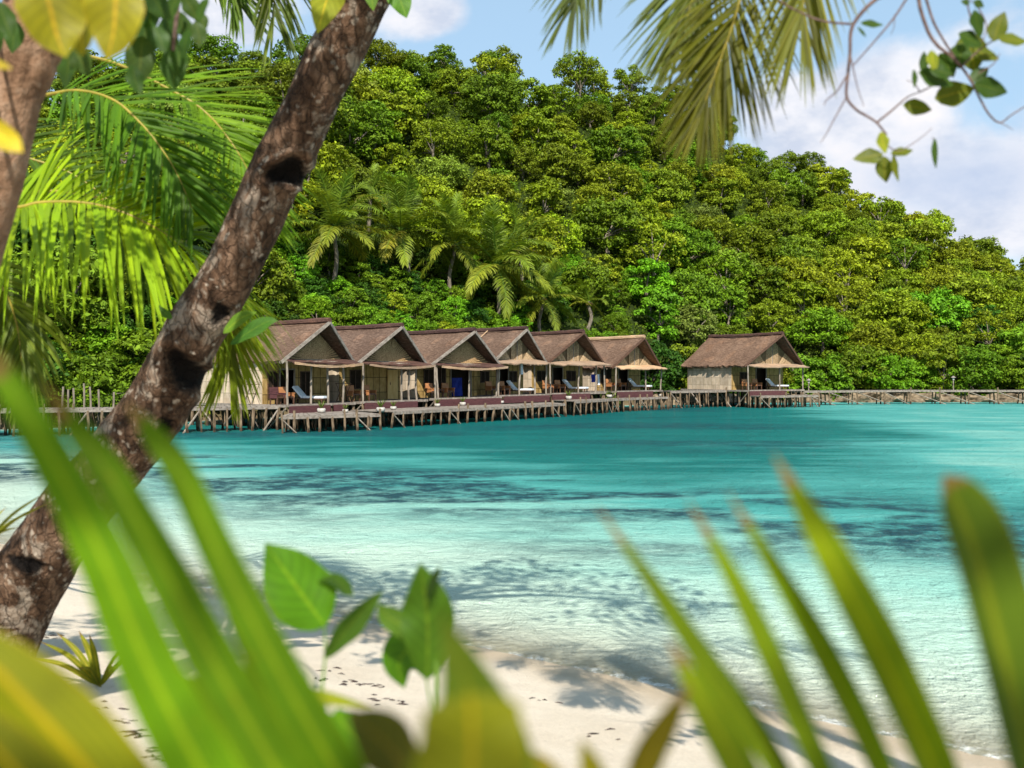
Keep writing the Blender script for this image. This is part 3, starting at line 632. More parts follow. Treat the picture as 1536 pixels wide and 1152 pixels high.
def make_hut(i, apex_px, apex_py, Yd, adeg, W, o, Lr, ze, zd, label, shaded_awning, blend=None, opts={}):
    a = math.radians(adeg); Fw = np.array([math.cos(a), -math.sin(a)]); A = P(apex_px, apex_py, Yd); za = A[2]
    root = A[:2]-o*Fw; r = thing('stilt_hut', label, 'hut', (root[0], root[1], 0), -a, 'thatched huts on stilts over the lagoon')
    rng = random.Random(100+i); w = W/2; sl = nrm([0, -w, za-ze]); 
    # roof: two slopes > ridge cap, gable poles
    for sd in (-1, 1):
        ro = thatch_slope('roof_slope', M['thatch'], r, (-Lr, sd*w, ze), (0, sd*w, ze), (o, 0, za), (-Lr, 0, za), .16, 50+i*2+sd)
        if sd == -1:
            mb = MB(); pth = smooth_path([(-Lr-.05, 0, za+.05), (-Lr*.6, 0, za-.02), (-Lr*.25, 0, za+.0), (o+.04, 0, za+.05)], 14); mb.tube(pth, [.15+.03*rng.random() for _ in pth], 7)
            mb.build('ridge_cap', M['thatch_pale'] if opts.get('palecap') else M['thatch_dark'], ro)
        mb = MB(); e0 = np.array([.03, sd*(w+.06), ze-.07]); e1 = np.array([o+.04, sd*.02, za-.07]); mb.beam(e0, e1, .07, .17); mb.beam(e0+np.array([-.14, 0, -.02]), e1+np.array([-.14, 0, -.03]), .06, .10)
        mb.build('gable_pole', M['plank'] if not opts.get('darkpole') else M['brown_wood'], ro)
        mb = MB()
        for k in range(7):
            q = (k+.5)/7; mb.tube([(-Lr+.2+(Lr-.3)*q, sd*w*.97, ze-.16), (-Lr+.2+(Lr-.2)*q+.1*q, sd*.05, za-.24)], .035, 5)
        mb.build('rafter', M['pole'], ro)
    # gable panel: backing and a fan of slats
    gx = -.32; gz = ze+.10; gt = za-.34; hw = w*(gt-gz)/(za-ze)
    mb = MB(); mb.add([(gx-.05, -hw, gz), (gx-.05, hw, gz), (gx-.05, 0, gt), (gx-.09, -hw, gz), (gx-.09, hw, gz), (gx-.09, 0, gt)], [(0, 1, 2), (5, 4, 3), (0, 3, 4, 1), (1, 4, 5, 2), (2, 5, 3, 0)])
    gp = mb.build('gable_panel', M['slat_dark'], r)
    mb = MB(); ns = 34
    def clip_len(p0, d):
        # distance from p0 (y,z) along d to the triangle's edges
        best = 9.0
        for sd in (-1, 1):
            nx, nz = sd*(gt-gz), hw; den = nx*d[0]+nz*d[1]; num = hw*(gt-gz)-(nx*p0[0]+nz*(p0[1]-gz))
            if den > 1e-6: best = min(best, num/den)
        if d[1] < -1e-6: best = min(best, (gz-p0[1])/d[1])
        return max(0, best)
    for k in range(ns):
        if i in (0, 1, 2):      # fan from the middle of the base
            ang = math.pi*(k+.5)/ns; p0 = (0.0, gz+.01); d = (math.cos(ang), math.sin(ang))
        else:                   # slanting courses leaning out from a middle post
            side = -1 if k < ns/2 else 1; kk = (k % (ns//2))/(ns//2); p0 = (side*(.06+hw*.9*kk), gz+.01); d = nrm([side*.62 if kk > .22 or True else 0, .75]); d = (d[0]*(1 if kk > .25 else .0), d[1] if kk > .25 else 1.0)
        L = clip_len(p0, d)*.97
        if L < .12: continue
        st = .22 if i in (0, 1, 2) and k % 2 else .04
        if L <= st: continue
        mb.beam((gx+rng.uniform(-.01, .012), p0[0]+d[0]*st, p0[1]+d[1]*st), (gx+rng.uniform(-.01, .012), p0[0]+d[0]*L, p0[1]+d[1]*L), (.055+rng.random()*.05), .03, up=np.array([1., 0, 0]))
    mb.build('slat', M['slat_fan'] if i < 3 else M['slat'], gp)['kind'] = 'stuff'
    mb = MB(); mb.beam((gx+.05, -hw, gz-.03), (gx+.05, hw, gz-.03), .08, .1); 
    if i > 2: mb.tube([(gx+.05, 0, gz), (gx+.05, 0, gt-.02)], .035, 6)
    mb.build('gable_beam', M['pole'], gp)
    # awning under the gable; dark thatch puts its shade into the colour
    ax0, ax1 = -.25, opts.get('aw', .8); az0 = ze+.20; az1 = ze-.10
    aw = thatch_slope('awning', M['thatch_dark'] if shaded_awning else M['thatch_pale'], r, (ax1, -w*.93, az1+(.05 if shaded_awning else 0)), (ax1, w*.97, az1), (ax0, w*.9, az0), (ax0, -w*.9, az0), .07, 70+i, 30, 5, .14 if shaded_awning else .04, .05)
    if shaded_awning:
        mb = MB(); pts = [np.array([ax1+.02, -w*.93+W*.95*q, az1-.04+.04*(1-q)-.17*math.sin(q*math.pi)*.9]) for q in np.linspace(0, 1, 16)]
        for p_, q_ in zip(pts[:-1], pts[1:]): mb.beam(p_, q_, .06, .10+.06*rng.random())
        mb.build('straw_fringe', M['thatch_pale'], aw)
    # deck, skirt, posts
    y0, y1 = -w*.93, w*.93
    mb = MB(); nb = int((Lr+.2)/.28)
    for k in range(nb): mb.box((-Lr+.3+(Lr)*(k+.5)/nb, 0, zd-.03+rng.uniform(-.006, .006)), ((Lr)/nb-.02, y1-y0, .055))
    mb.box((.30, 0, zd-.04), (.1, y1-y0+.06, .13)); mb.box((-Lr/2, y0-.04, zd-.06), (Lr+.4, .07, .14)); mb.box((-Lr/2, y1+.04, zd-.06), (Lr+.4, .07, .14))
    mb.build('deck', M['plank'], r)
    for (s0, s1) in opts.get('skirt', [(-.93, .55)]):
        mb = MB()
        for k in range(6): mb.box((.385+rng.uniform(-.006, .006), (s0+s1)/2*w, zd-.06-.075*(k+.5)), (.05, (s1-s0)*w, .07))
        mb.build('skirt_panel', M['maroon'], r)
    for k, q in enumerate(opts.get('posts', (-.88, -.2, .28, .84))):
        mb = MB(); mb.tube(pole_path((.16, q*w, zd-.05), (.16+rng.uniform(-.06, .06), q*w+rng.uniform(-.09, .09), ze+.02), 300+i*10+k, 4, .018), .062, 7); mb.build('post', M['pole'], r)
    mb = MB(); mb.tube([(.16, -w*.95, ze-.02), (.16, w*.95, ze-.02)], .05, 6); mb.build('eave_beam', M['pole'], r)
    # room: side walls, back wall, front wall with its door opening
    xf = -opts.get('ver', 1.9); xb = -Lr+.5; wy = w*.88; zt = ze+.05; d0, d1 = opts.get('door', (-.25, .12)); d0 *= w; d1 *= w; dt = zd+1.85
    mb = MB(); mb.box(((xf+xb)/2, -wy, (zd+zt)/2), (xf-xb, .06, zt-zd)); mb.build('side_wall', M['bamboo_pale_sunlit'], r)  # sun-side wall; paler bamboo carries the sunlight in its colour
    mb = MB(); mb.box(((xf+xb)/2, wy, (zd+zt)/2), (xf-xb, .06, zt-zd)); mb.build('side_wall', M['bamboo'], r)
    mb = MB(); mb.box((xb-.03, 0, (zd+zt)/2), (.06, 2*wy+.06, zt-zd)); mb.build('back_wall', M['bamboo'], r)
    mb = MB(); x_ = xf+.03
    mb.box((x_, (-wy+d0)/2, (zd+zt)/2), (.06, d0+wy, zt-zd)); mb.box((x_, (d1+wy)/2, (zd+zt)/2), (.06, wy-d1, zt-zd)); mb.box((x_, (d0+d1)/2, (dt+zt)/2), (.06, d1-d0, zt-dt))
    fw = mb.build('front_wall', M['bamboo'], r)
    mb = MB()
    for yy in (d0, d1): mb.box((x_+.05, yy, (zd+dt)/2), (.07, .08, dt-zd))
    mb.box((x_+.05, (d0+d1)/2, dt+.04), (.07, d1-d0+.08, .08)); mb.build('door_frame', M['pole'], fw)
    mb = MB(); mb.box((x_-.5, (d0+d1)/2, (zd+zt)/2), (.04, (d1-d0)*2.6, zt-zd-.02)); mb.build('dark_doorway_sheet', M['dark_void'], fw)  # dark sheet added behind the doorway in place of the room's shade
    for (ya, yb, za_, zb_) in opts.get('win', [(-.72, -.42, .85, 1.6), (.3, .62, .85, 1.6)]):
        mb = MB(); ya *= w; yb *= w
        for yy in (ya, yb, (ya+yb)/2): mb.box((x_+.05, yy, zd+(za_+zb_)/2), (.05, .05, zb_-za_))
        for zz in (za_, zb_): mb.box((x_+.055, (ya+yb)/2, zd+zz), (.05, yb-ya+.05, .05))
        wf = mb.build('window_frame', M['brown_wood'], fw)
        mb = MB(); mb.box((x_+.036, (ya+yb)/2, zd+(za_+zb_)/2), (.012, yb-ya-.05, zb_-za_-.05)); mb.build('dark_window_sheet', M['dark_void'], wf)  # dark sheet on the solid wall, painting the unlit room
    # stilts and braces
    for kx in range(7):
        for ky, q in enumerate((-.9, -.35, .3, .9)):
            if ky in (1, 2) and kx > 4: continue
            x = .2-(Lr-.2)*kx/6; y = q*w+rng.uniform(-.12, .12)
            mb = MB(); mb.tube(pole_path((x+rng.uniform(-.1, .1), y, -1.2), (x, y, zd-.09), 500+i*40+kx*5+ky, 4, .03), .075+rng.random()*.02, 6); mb.build('stilt', M['stilt'], r)
    for k in range(4):
        x = .15-(Lr-.6)*k/4; mb = MB(); mb.tube([(x, -w*.95, -.1 if k % 2 else zd-.2), (x-1.5, -w*.95, zd-.2 if k % 2 else -.1)], .045, 5); mb.build('brace', M['pole'], r)
    HUTS.append(dict(o=r, w=w, zd=zd, ze=ze, a=a, root=root, xf=xf, Lr=Lr, L=np.array([math.sin(a), math.cos(a)]), F=Fw)); return r
make_hut(0, 494, 482, 55.5, 36, 5.3, .8, 8.2, 3.60, 1.29, 'nearest thatched hut, partly behind the hanging palm frond, leftmost in the row', True, opts=dict(skirt=[(-.93, .18), (.28, .62)], posts=(-.9, -.28, .2, .62), door=(-.45, -.05), palecap=False, win=[(-.76, -.5, .3, 1.75), (.12, .4, .3, 1.75)]))
make_hut(1, 603, 489, 60, 38, 5.7, .75, 8.0, 3.53, 1.33, 'second hut from the left, golden sunlit door and dark sagging awning', True, opts=dict(skirt=[(-.93, .6)], posts=(-.9, .2, .42, .66), door=(.5, .74), win=[(-.6, -.3, .7, 1.8)]))
make_hut(2, 712, 496, 65, 44, 6.1, .75, 8.0, 3.46, 1.38, 'third hut from the left, blue cloth in its wide dark doorway', True, opts=dict(skirt=[(-.93, .9)], posts=(-.92, -.85, .02, .9), door=(.1, .7), win=[(-.66, -.4, .7, 1.8), (-.3, -.05, .3, 1.9)]))
make_hut(3, 790, 493, 69.5, 42, 5.5, .6, 8.0, 3.68, 1.45, 'fourth hut from the left with a seam line down its roof and pale straw awning', False, opts=dict(skirt=[(-.95, .97)], posts=(-.93, -.1, .5, .93), door=(-.15, .3)))
make_hut(4, 875, 498, 74.5, 46, 6.2, .7, 8.0, 3.63, 1.48, 'fifth hut from the left with dark gable edges, blue and white towels on its veranda', False, opts=dict(skirt=[(-.95, .35)], posts=(-.93, .02, .62, .95), door=(-.2, .16), darkpole=True))
make_hut(5, 966, 506, 80, 47, 5.9, .7, 8.0, 3.36, 1.53, 'sixth hut at the right end of the row, with a pale tufted ridge', False, opts=dict(skirt=[(-.95, .5)], posts=(-.93, .3, .92), door=(-.05, .35), darkpole=True, palecap=True, win=[(-.75, -.35, .6, 1.7)]))
make_hut(6, 1174, 501, 86.6, 58, 7.0, .9, 8.0, 3.52, 1.46, 'lone hut standing apart on the right, its pale woven side wall in sun', False, opts=dict(skirt=[(-.95, .25)], posts=(-.93, .12, .93), door=(-.08, .28), darkpole=True, ver=2.0, win=[(-.62, -.35, .5, 1.5)]))
def loc_on(h, x, y, z):
    p = h['root']+x*h['F']+y*h['L']; return (p[0], p[1], z)
# roof seam of the fourth hut, second hut's door leaf with the sun put into its gold
h = HUTS[3]; mb = MB(); mb.tube([(-3.6, -h['w']*.98, h['ze']+.10), (-2.9, -.1, 5.95-.02)], .035, 5); mb.build('roof_seam', M['thatch_pale'], h['o'])
h = HUTS[1]; mb = MB(); mb.box((h['xf']+.13, .62*h['w'], h['zd']+.93), (.05, .30*h['w'], 1.8))
dl = mb.build('door', M['sunlit_door'], h['o']); mb = MB(); mb.tube([(h['xf']+.17, .54*h['w'], h['zd']+.9), (h['xf']+.17, .54*h['w'], h['zd']+1.05)], .02, 6); mb.build('handle', M['brown_wood'], dl)
# ------------------------------------------------------------------ veranda furniture
def make_armchair(back):
    r = thing('armchair', 'x', 'armchair'); mb = MB(); mb.box((0, 0, .40), (.52, .5, .09)); mb.build('seat', M['brown_wood'], r)
    mb = MB(); mb.box((-.27, 0, .62), (.07, .56, .62), Matrix.Rotation(-.12, 3, 'Y')); mb.build('backrest', back, r)
    for s in (-1, 1):
        mb = MB(); mb.box((0, s*.29, .60), (.62, .08, .05)); mb.box((0, s*.29, .46), (.56, .035, .24)); mb.build('armrest', back, r)
        for x in (-.26, .26): mb = MB(); mb.box((x, s*.26, .19), (.06, .06, .38)); mb.build('leg', M['brown_wood'], r)
    return r
def make_table():
    r = thing('side_table', 'x', 'side table'); mb = MB(); mb.box((0, 0, .5), (.5, .5, .05)); mb.build('table_top', M['brown_wood'], r)
    for x in (-.2, .2):
        for y in (-.2, .2): mb = MB(); mb.box((x, y, .24), (.05, .05, .47)); mb.build('leg', M['brown_wood'], r)
    return r
def make_lounger():
    r = thing('sun_lounger', 'x', 'sun lounger'); mb = MB(); mb.box((0, 0, .27), (1.95, .66, .07)); mb.build('frame', M['brown_wood'], r)
    for x in (-.85, .85):
        for y in (-.27, .27): mb = MB(); mb.box((x, y, .12), (.07, .07, .24)); mb.build('leg', M['brown_wood'], r)
    mb = MB(); mb.box((.36, 0, .36), (1.2, .62, .11)); mb.build('cushion', M['cushion'], r)
    mb = MB(); mb.box((-.58, 0, .62), (.86, .62, .11), Matrix.Rotation(.82, 3, 'Y')); mb.build('backrest_cushion', M['cushion'], r)
    mb = MB(); mb.beam((-.75, -.2, .3), (-.85, -.2, .78), .05, .05); mb.beam((-.75, .2, .3), (-.85, .2, .78), .05, .05); mb.build('backrest_frame', M['brown_wood'], r)
    return r
AC = {'o': make_armchair(M['orange_wood']), 'm': make_armchair(M['maroon'])}; LG = make_lounger(); TB = make_table(); used = set()
def put(proto, h, x, y, rz, label, group):
    o = proto if id(proto) not in used else copy_tree(proto); used.add(id(proto)); o.location = loc_on(h, x, y, h['zd']); o.rotation_euler = (0, 0, -h['a']+rz); tag(o, label, None, group); return o
G1, G2, G3 = 'armchairs on the verandas', 'sun loungers on the verandas', 'side tables on the verandas'
for hi, kk, ya, yb, lab in [(0, 'm', -.86, -.62, 'first'), (1, 'o', -.86, -.42, 'second'), (2, 'o', -.75, -.3, 'third'), (3, 'o', -.74, -.28, 'fourth'), (4, 'o', -.7, -.3, 'fifth'), (5, 'o', -.75, -.36, 'sixth'), (6, 'o', -.72, -.38, 'lone')]:
    h = HUTS[hi]; w = h['w']; nm = {'m': 'maroon', 'o': 'orange-brown'}[kk]
    put(AC[kk], h, -.75, ya*w, 0, f'{nm} wooden armchair left of the table on the {lab} hut veranda', G1)
    put(AC['o'], h, -.75, yb*w, 0, f'orange-brown wooden armchair right of the table on the {lab} hut veranda', G1)
    put(TB, h, -.85, (ya+yb)/2*w, 0, f'small dark table between the armchairs on the {lab} hut veranda', G3)
for hi, y, lab in [(0, .0, 'first'), (3, .3, 'fourth'), (4, .22, 'fifth'), (5, .4, 'sixth'), (6, .3, 'lone')]:
    h = HUTS[hi]; put(LG, h, -.75, y*h['w'], .38, f'sun lounger with pale cushion and raised back on the {lab} hut veranda', G2)
# cloths
def cloth(name, label, mat, h, x, y0, y1, z0, z1, cat, along='y'):
    mb = MB(); n = 12; rows = []
    for j in range(5):
        for k in range(n+1): q = k/n; rows.append((x+.05*math.sin(q*17+j*.6)*(.3+j*.2), y0+(y1-y0)*q+.02*j*math.sin(q*3), z1+(z0-z1)*j/4))
    V = np.array(rows); V2 = V+np.array([-.012, 0, 0]); o_ = len(V); fs = []
    for j in range(4):
        for k in range(n): a = j*(n+1)+k; fs += [(a, a+1, a+n+2, a+n+1), (a+o_, a+n+1+o_, a+n+2+o_, a+1+o_)]
    mb.add(np.concatenate([V, V2]), fs); o = mb.build(name, mat, None, True); o.location = loc_on(h, 0, 0, h['zd']); o.rotation_euler = (0, 0, -h['a']); return tag(o, label, cat)
h = HUTS[2]; cloth('blue_curtain', 'deep blue cloth hanging in the wide doorway of the third hut', M['blue_cloth'], h, h['xf']+.14, .12*h['w'], .42*h['w'], .05, 1.25, 'curtain')
h = HUTS[4]; w = h['w']
rk = thing('drying_rack', 'thin wooden drying rack on the right of the fifth hut veranda', 'rack', loc_on(h, -.3, .8*w, h['zd']), -h['a']); mb = MB()
for y in (-.6, .5): mb = MB(); mb.tube([(0, y, 0), (0, y, 1.35)], .025, 5); mb.build('upright', M['pole'], rk)
mb = MB(); mb.tube([(0, -.62, 1.33), (0, .52, 1.33)], .02, 5); mb.build('rail', M['pole'], rk)
cloth('blue_towel', 'blue towel draped on the drying rack of the fifth hut', M['blue_cloth'], h, -.27, .8*w-.55, .8*w+.1, .75, 1.35, 'towel')
cloth('white_towel', 'white towel hanging beside the blue towel on the fifth hut rack', M['white_cloth'], h, -.27, .8*w+.16, .8*w+.42, .55, 1.35, 'towel')
h = HUTS[3]; cloth('white_cloth', 'small white cloth hanging from the eave of the fourth hut', M['white_cloth'], h, .1, -.02*h['w'], .07*h['w'], 1.4, 2.1, 'cloth')
h = HUTS[0]; w = h['w']; 
# slim folding rack with crossed legs at the first hut's near corner and right end
for hh, x, y, lab in [(HUTS[0], -2.4, -1.0, 'folding towel rack with crossed legs at the near corner of the first hut'), (HUTS[0], -.4, .85, 'thin dark rack at the right end of the first hut veranda')]:
    rk = thing('towel_rack', lab, 'rack', loc_on(hh, x, y*hh['w'], hh['zd']), -hh['a']); mb = MB()
    for s in (-.3, .3): mb.tube([(-.3, s, 0), (.3, s, 1.1)], .02, 5); mb.tube([(.3, s, 0), (-.3, s, 1.1)], .02, 5)
    mb.build('crossed_leg', M['brown_wood'], rk); mb = MB()
    for z, x_ in ((1.08, .3), (1.08, -.3), (.55, 0)): mb.tube([(x_, -.32, z), (x_, .32, z)], .02, 5)
    mb.build('rail', M['brown_wood'], rk)
# ------------------------------------------------------------------ boardwalks
def boardwalk(name, label, pts_in, pts_out, z, group, post_step=1.0, zs=None, brace_every=6, seed=0, rail=False):
    rng = random.Random(seed); r = thing(name, label, 'boardwalk', (*pts_out[0], 0), 0, group); org = np.array([*pts_out[0], 0]); mb = MB()
    pi = np.array(pts_in, float); po = np.array(pts_out, float)
    for s in range(len(po)-1):
        L = np.linalg.norm(po[s+1]-po[s]); n = max(1, int(L/.3)); zz = z if zs is None else zs[s]
        for k in range(n):
            q0, q1 = k/n, (k+.9)/n; f = lambda p, q: p[s]*(1-q)+p[s+1]*q; e = rng.uniform(-.05, .05)
            d_ = nrm(np.array([*(f(po, q0)-f(pi, q0)), 0]))*e; a, b, c, d = f(po, q0)+d_[:2], f(po, q1)+d_[:2], f(pi, q1), f(pi, q0); h_ = zz+rng.uniform(-.008, .008)
            mb.add([np.array([*v, h_])-org for v in (a, b, c, d)]+[np.array([*v, h_-.05])-org for v in (a, b, c, d)], [(0, 1, 2, 3), (7, 6, 5, 4), (0, 4, 5, 1), (1, 5, 6, 2), (2, 6, 7, 3), (3, 7, 4, 0)])
        for pp in (po, pi): mb.beam(np.array([*pp[s], zz-.11])-org, np.array([*pp[s+1], zz-.11])-org, .08, .12)
    mb.build('deck', M['plank'], r); cnt = 0
    for s in range(len(po)-1):
        L = np.linalg.norm(po[s+1]-po[s]); n = max(1, int(L/post_step)); zz = z if zs is None else zs[s]
        for k in range(n+1 if s == len(po)-2 else n):
            q = k/n
            for pp, rr in ((po, .06), (pi, .055), ((po+pi)/2, .055)):
                b = np.array([*(pp[s]*(1-q)+pp[s+1]*q), 0])-org; j = np.array([rng.uniform(-.14, .14), rng.uniform(-.14, .14), 0]); m_ = MB()
                topz = zz-.1+(rng.choice([0, 0, .35]) if pp is po else 0)
                m_.tube(pole_path(b+j+np.array([0, 0, -1.0]), b+np.array([0, 0, topz]), seed*1000+cnt, 4, .03), rr+rng.uniform(-.01, .02), 6); m_.build('post', M['stilt'], r); cnt += 1
            if k % brace_every == 0 and k < n:
                b0 = np.array([*(po[s]*(1-q)+po[s+1]*q), 0])-org; b1 = np.array([*(po[s]*(1-min(1, q+1.3/n))+po[s+1]*min(1, q+1.3/n)), 0])-org; m_ = MB()
                m_.tube([b0+np.array([0, 0, zz-.15]), b1+np.array([0, 0, -.1])], .045, 5); m_.build('brace', M['pole'], r)
    return r
def hp(i, x, yf): h = HUTS[i]; p = h['root']+x*h['F']+yf*h['w']*h['L']; return (p[0], p[1])
GB = 'boardwalks on posts'
boardwalk('boardwalk', 'low front platform on posts before the first hut', [hp(0, .44, -.95), hp(0, .44, .7)], [(-11.4, 50.6), (-6.9, 53.6)], .86, GB, .62, seed=1)
boardwalk('boardwalk', 'grey boardwalk on posts running past the second to fourth huts', [hp(0, .5, .72), hp(1, .5, .7), hp(2, .5, .75), hp(3, .5, .9)], [(-6.4, 55.2), (-3.6, 59.2), (-.1, 63.8), (3.6, 69.2)], .9, GB, .8, seed=2)
boardwalk('boardwalk', 'far end of the front boardwalk before the fifth and sixth huts', [hp(4, .5, -.95), hp(4, .5, .8), hp(5, .5, .2), hp(5, .5, 1.15)], [(4.3, 70.2), (7.4, 75.6), (9.9, 79.2), (12.5, 82.0)], 1.02, GB, .85, seed=3)
boardwalk('boardwalk', 'side boardwalk on many posts running left from the first hut', [(-12.9, 55.3), (-17.5, 52.6), (-27, 49.4)], [(-12.2, 53.6), (-16.8, 50.6), (-26.5, 47.2)], 1.27, GB, .62, seed=4)
boardwalk('boardwalk', 'short link walkway between the sixth hut and the lone hut', [(12.6, 85.4), (17.8, 89.0)], [(13.0, 84.0), (18.3, 87.4)], 1.42, GB, 1.0, seed=5)
boardwalk('boardwalk', 'long straight walkway on slanting posts leading right from the lone hut', [(25.2, 92.4), (37, 96.6), (58, 95.6)], [(25.6, 90.8), (37, 95.0), (58, 94.0)], 1.30, GB, 2.5, brace_every=1, seed=6)
boardwalk('boardwalk', 'low front platform on posts before the lone hut', [hp(6, .44, -.95), hp(6, .44, .95)], [hp(6, 1.7, -.98), hp(6, 1.7, 1.0)], 1.02, GB, .9, seed=7)
# stone planters on the boardwalk edge
def make_planter():
    r = thing('potted_plant', 'x', 'potted plant'); mb = MB(); ring = np.arange(10)/10*6.283; prof = [(.16, 0), (.23, .08), (.25, .2), (.2, .27), (.17, .24)]
    V = [(rr*math.cos(a), rr*math.sin(a), z) for rr, z in prof for a in ring]; mb.add(V, [(j*10+k, j*10+(k+1) % 10, (j+1)*10+(k+1) % 10, (j+1)*10+k) for j in range(4) for k in range(10)]+[tuple(range(9, -1, -1)), tuple(range(40, 50))]); mb.build('pot', M['stone'], r, True)
    mb = MB()
    for k in range(16): a = k*2.4; leaflet(mb, (0, 0, .22), (math.cos(a)*.5, math.sin(a)*.5, 1), (math.cos(a), math.sin(a), .3), .42+.2*(k % 3)/2, .07, .18, 4)
    f = mb.build('foliage', M['frond_far'], r); f.color = (.12, .17, .03, 1); return r
PT = make_planter()
def put_pot(x, y, z, lab, s=1.0):
    o = PT if id(PT) not in used else copy_tree(PT); used.add(id(PT)); s *= .82; o.location = (x, y, z); o.scale = (s, s, s); tag(o, lab, None, 'potted plants on the boardwalk')
for px, Yp, z, lab, s in [(482, 54.0, .87, 'potted plant with tall leaves before the first hut', 1.15), (518, 54.6, .87, 'small potted plant right of the taller pot before the first hut', .8), (571, 55.0, .87, 'leafy potted plant at the corner of the first platform', 1.2), (590, 57.2, .91, 'potted plant at the start of the boardwalk before the second hut', .9), (656, 62.0, .91, 'stone pot with a few leaves before the third hut', .9), (694, 64.2, .91, 'broad stone pot near the middle of the third hut', 1.0), (752, 68.0, .91, 'pale stone pot beside the boardwalk post before the fourth hut', .9), (853, 73.6, 1.03, 'pale stone pot before the fifth hut', 1.15), (914, 78.2, 1.03, 'tufty potted plant between the fifth and sixth huts', 1.1), (990, 82.3, 1.03, 'last potted plant at the end of the front boardwalk', .9)]:
    put_pot((px-HX)/F*Yp, Yp, z, lab, s)
# lamps on the right walkway
def lamp(px, Yp, z, lab, h_):
    r = thing('walkway_lamp', lab, 'lamp post', ((px-HX)/F*Yp, Yp, z), 0, 'lamp posts on the right walkway'); mb = MB(); mb.tube([(0, 0, -.1), (0, 0, h_)], .05, 7); mb.build('pole', M['pole'], r)
    mb = MB(); mb.tube([(0, 0, h_-.02), (0, 0, h_+.2)], [.09, .11], 8); mb.build('lantern', M['stone'], r); mb = MB(); mb.tube([(0, 0, h_+.2), (0, 0, h_+.38)], [.24, .02], 8); mb.build('cap', M['plank'], r)
lamp(1213, 92.0, 1.3, 'short lamp post with pointed cap on the walkway beside the lone hut', .72)
lamp(1430, 95.0, 1.3, 'pale-topped lamp post on the right walkway near the bright bushes', .95)
# pale poles standing along the left boardwalk
for k, (px, top) in enumerate([(93, 580), (103, 584), (110, 582), (125, 575), (134, 580), (149, 584), (170, 588)]):
    Yp = 50.8-.012*(px-93)*.0; b = P(px, 612, Yp); t = P(px+random.uniform(-2, 2), top, Yp); mb = MB(); mb.tube(pole_path((0, 0, -2.5), (t-b)*np.array([1, 0, 1]), 900+k, 5, .03), .05, 6); o = mb.build('standing_pole', M['bark_far'])
    o.location = b; tag(o, ['leftmost bare pole on the left boardwalk, beside the blurred leaf', 'second bare pole on the left boardwalk, shorter than its neighbour', 'third bare pole on the left boardwalk, close to the second', 'tallest bare pole in the middle of the left boardwalk', 'slightly bent bare pole right of the tallest one', 'thin bare pole on the left boardwalk, second from the leaning trunk', 'bare pole on the left boardwalk nearest the leaning trunk'][k], 'pole', 'bare poles on the left boardwalk')
# ================================================================== NEAR TREES, FRONDS AND LEAVES
def shift(mb, org):
    mb.v = [v-np.asarray(org) for v in mb.v]; return mb
def C3(pts, n): return smooth_path([P(*p) for p in pts], n)
def on_ground(px, py):
    lo, hi = 1.0, 60.0
    for _ in range(50):
        m_ = (lo+hi)/2; q = P(px, py, m_)
        if q[2] > float(ground_z(np.array(q[0]), np.array(q[1]))): lo = m_
        else: hi = m_
    return P(px, py, lo)
def blade(mb, path, W, nv, fold=.18, nx=6, wav=.0, seed=0, mi=0, bendx=0.0):
    """broad leaf: midrib path, half-width profile W(q) in metres, upper side facing nv"""
    path = np.asarray(path, float); m_ = len(path); T = np.gradient(path, axis=0); T /= np.linalg.norm(T, axis=1)[:, None]; rows = []; rg = np.random.default_rng(seed); ph = rg.uniform(0, 6.28, 4)
    for i in range(m_):
        q = i/(m_-1); t = T[i]; s = nrm(np.cross(t, nv)); n_ = np.cross(s, t); w = W(q)
        for k in range(nx+1):
            e = 2*k/nx-1; z = abs(e)*fold*w-bendx*w*e*e+wav*w*math.sin(q*11+ph[0]+(2 if e > 0 else 0))*abs(e)**1.5
            rows.append(path[i]+s*e*w+n_*z)
    mb.add(rows, [(i*(nx+1)+k, i*(nx+1)+k+1, (i+1)*(nx+1)+k+1, (i+1)*(nx+1)+k) for i in range(m_-1) for k in range(nx)], mi, [(2*k/nx-1, i/(m_-1)) for i in range(m_) for k in range(nx+1)]); return mb
def ovate(w, p=.8, a=.45, tip=.0): return lambda q: w*max(.02, (math.sin(math.pi*min(1, max(0, q))**a*1.0) if False else (q/.38)**.55 if q < .38 else max(tip, 1-((q-.38)/.62)**1.9))*.98)+.0005
def lance(w): return lambda q: w*max(.03, min(1, (q*7)**.7 if q < .14 else 1)*(1-max(0, (q-.35)/.65)**2.0))
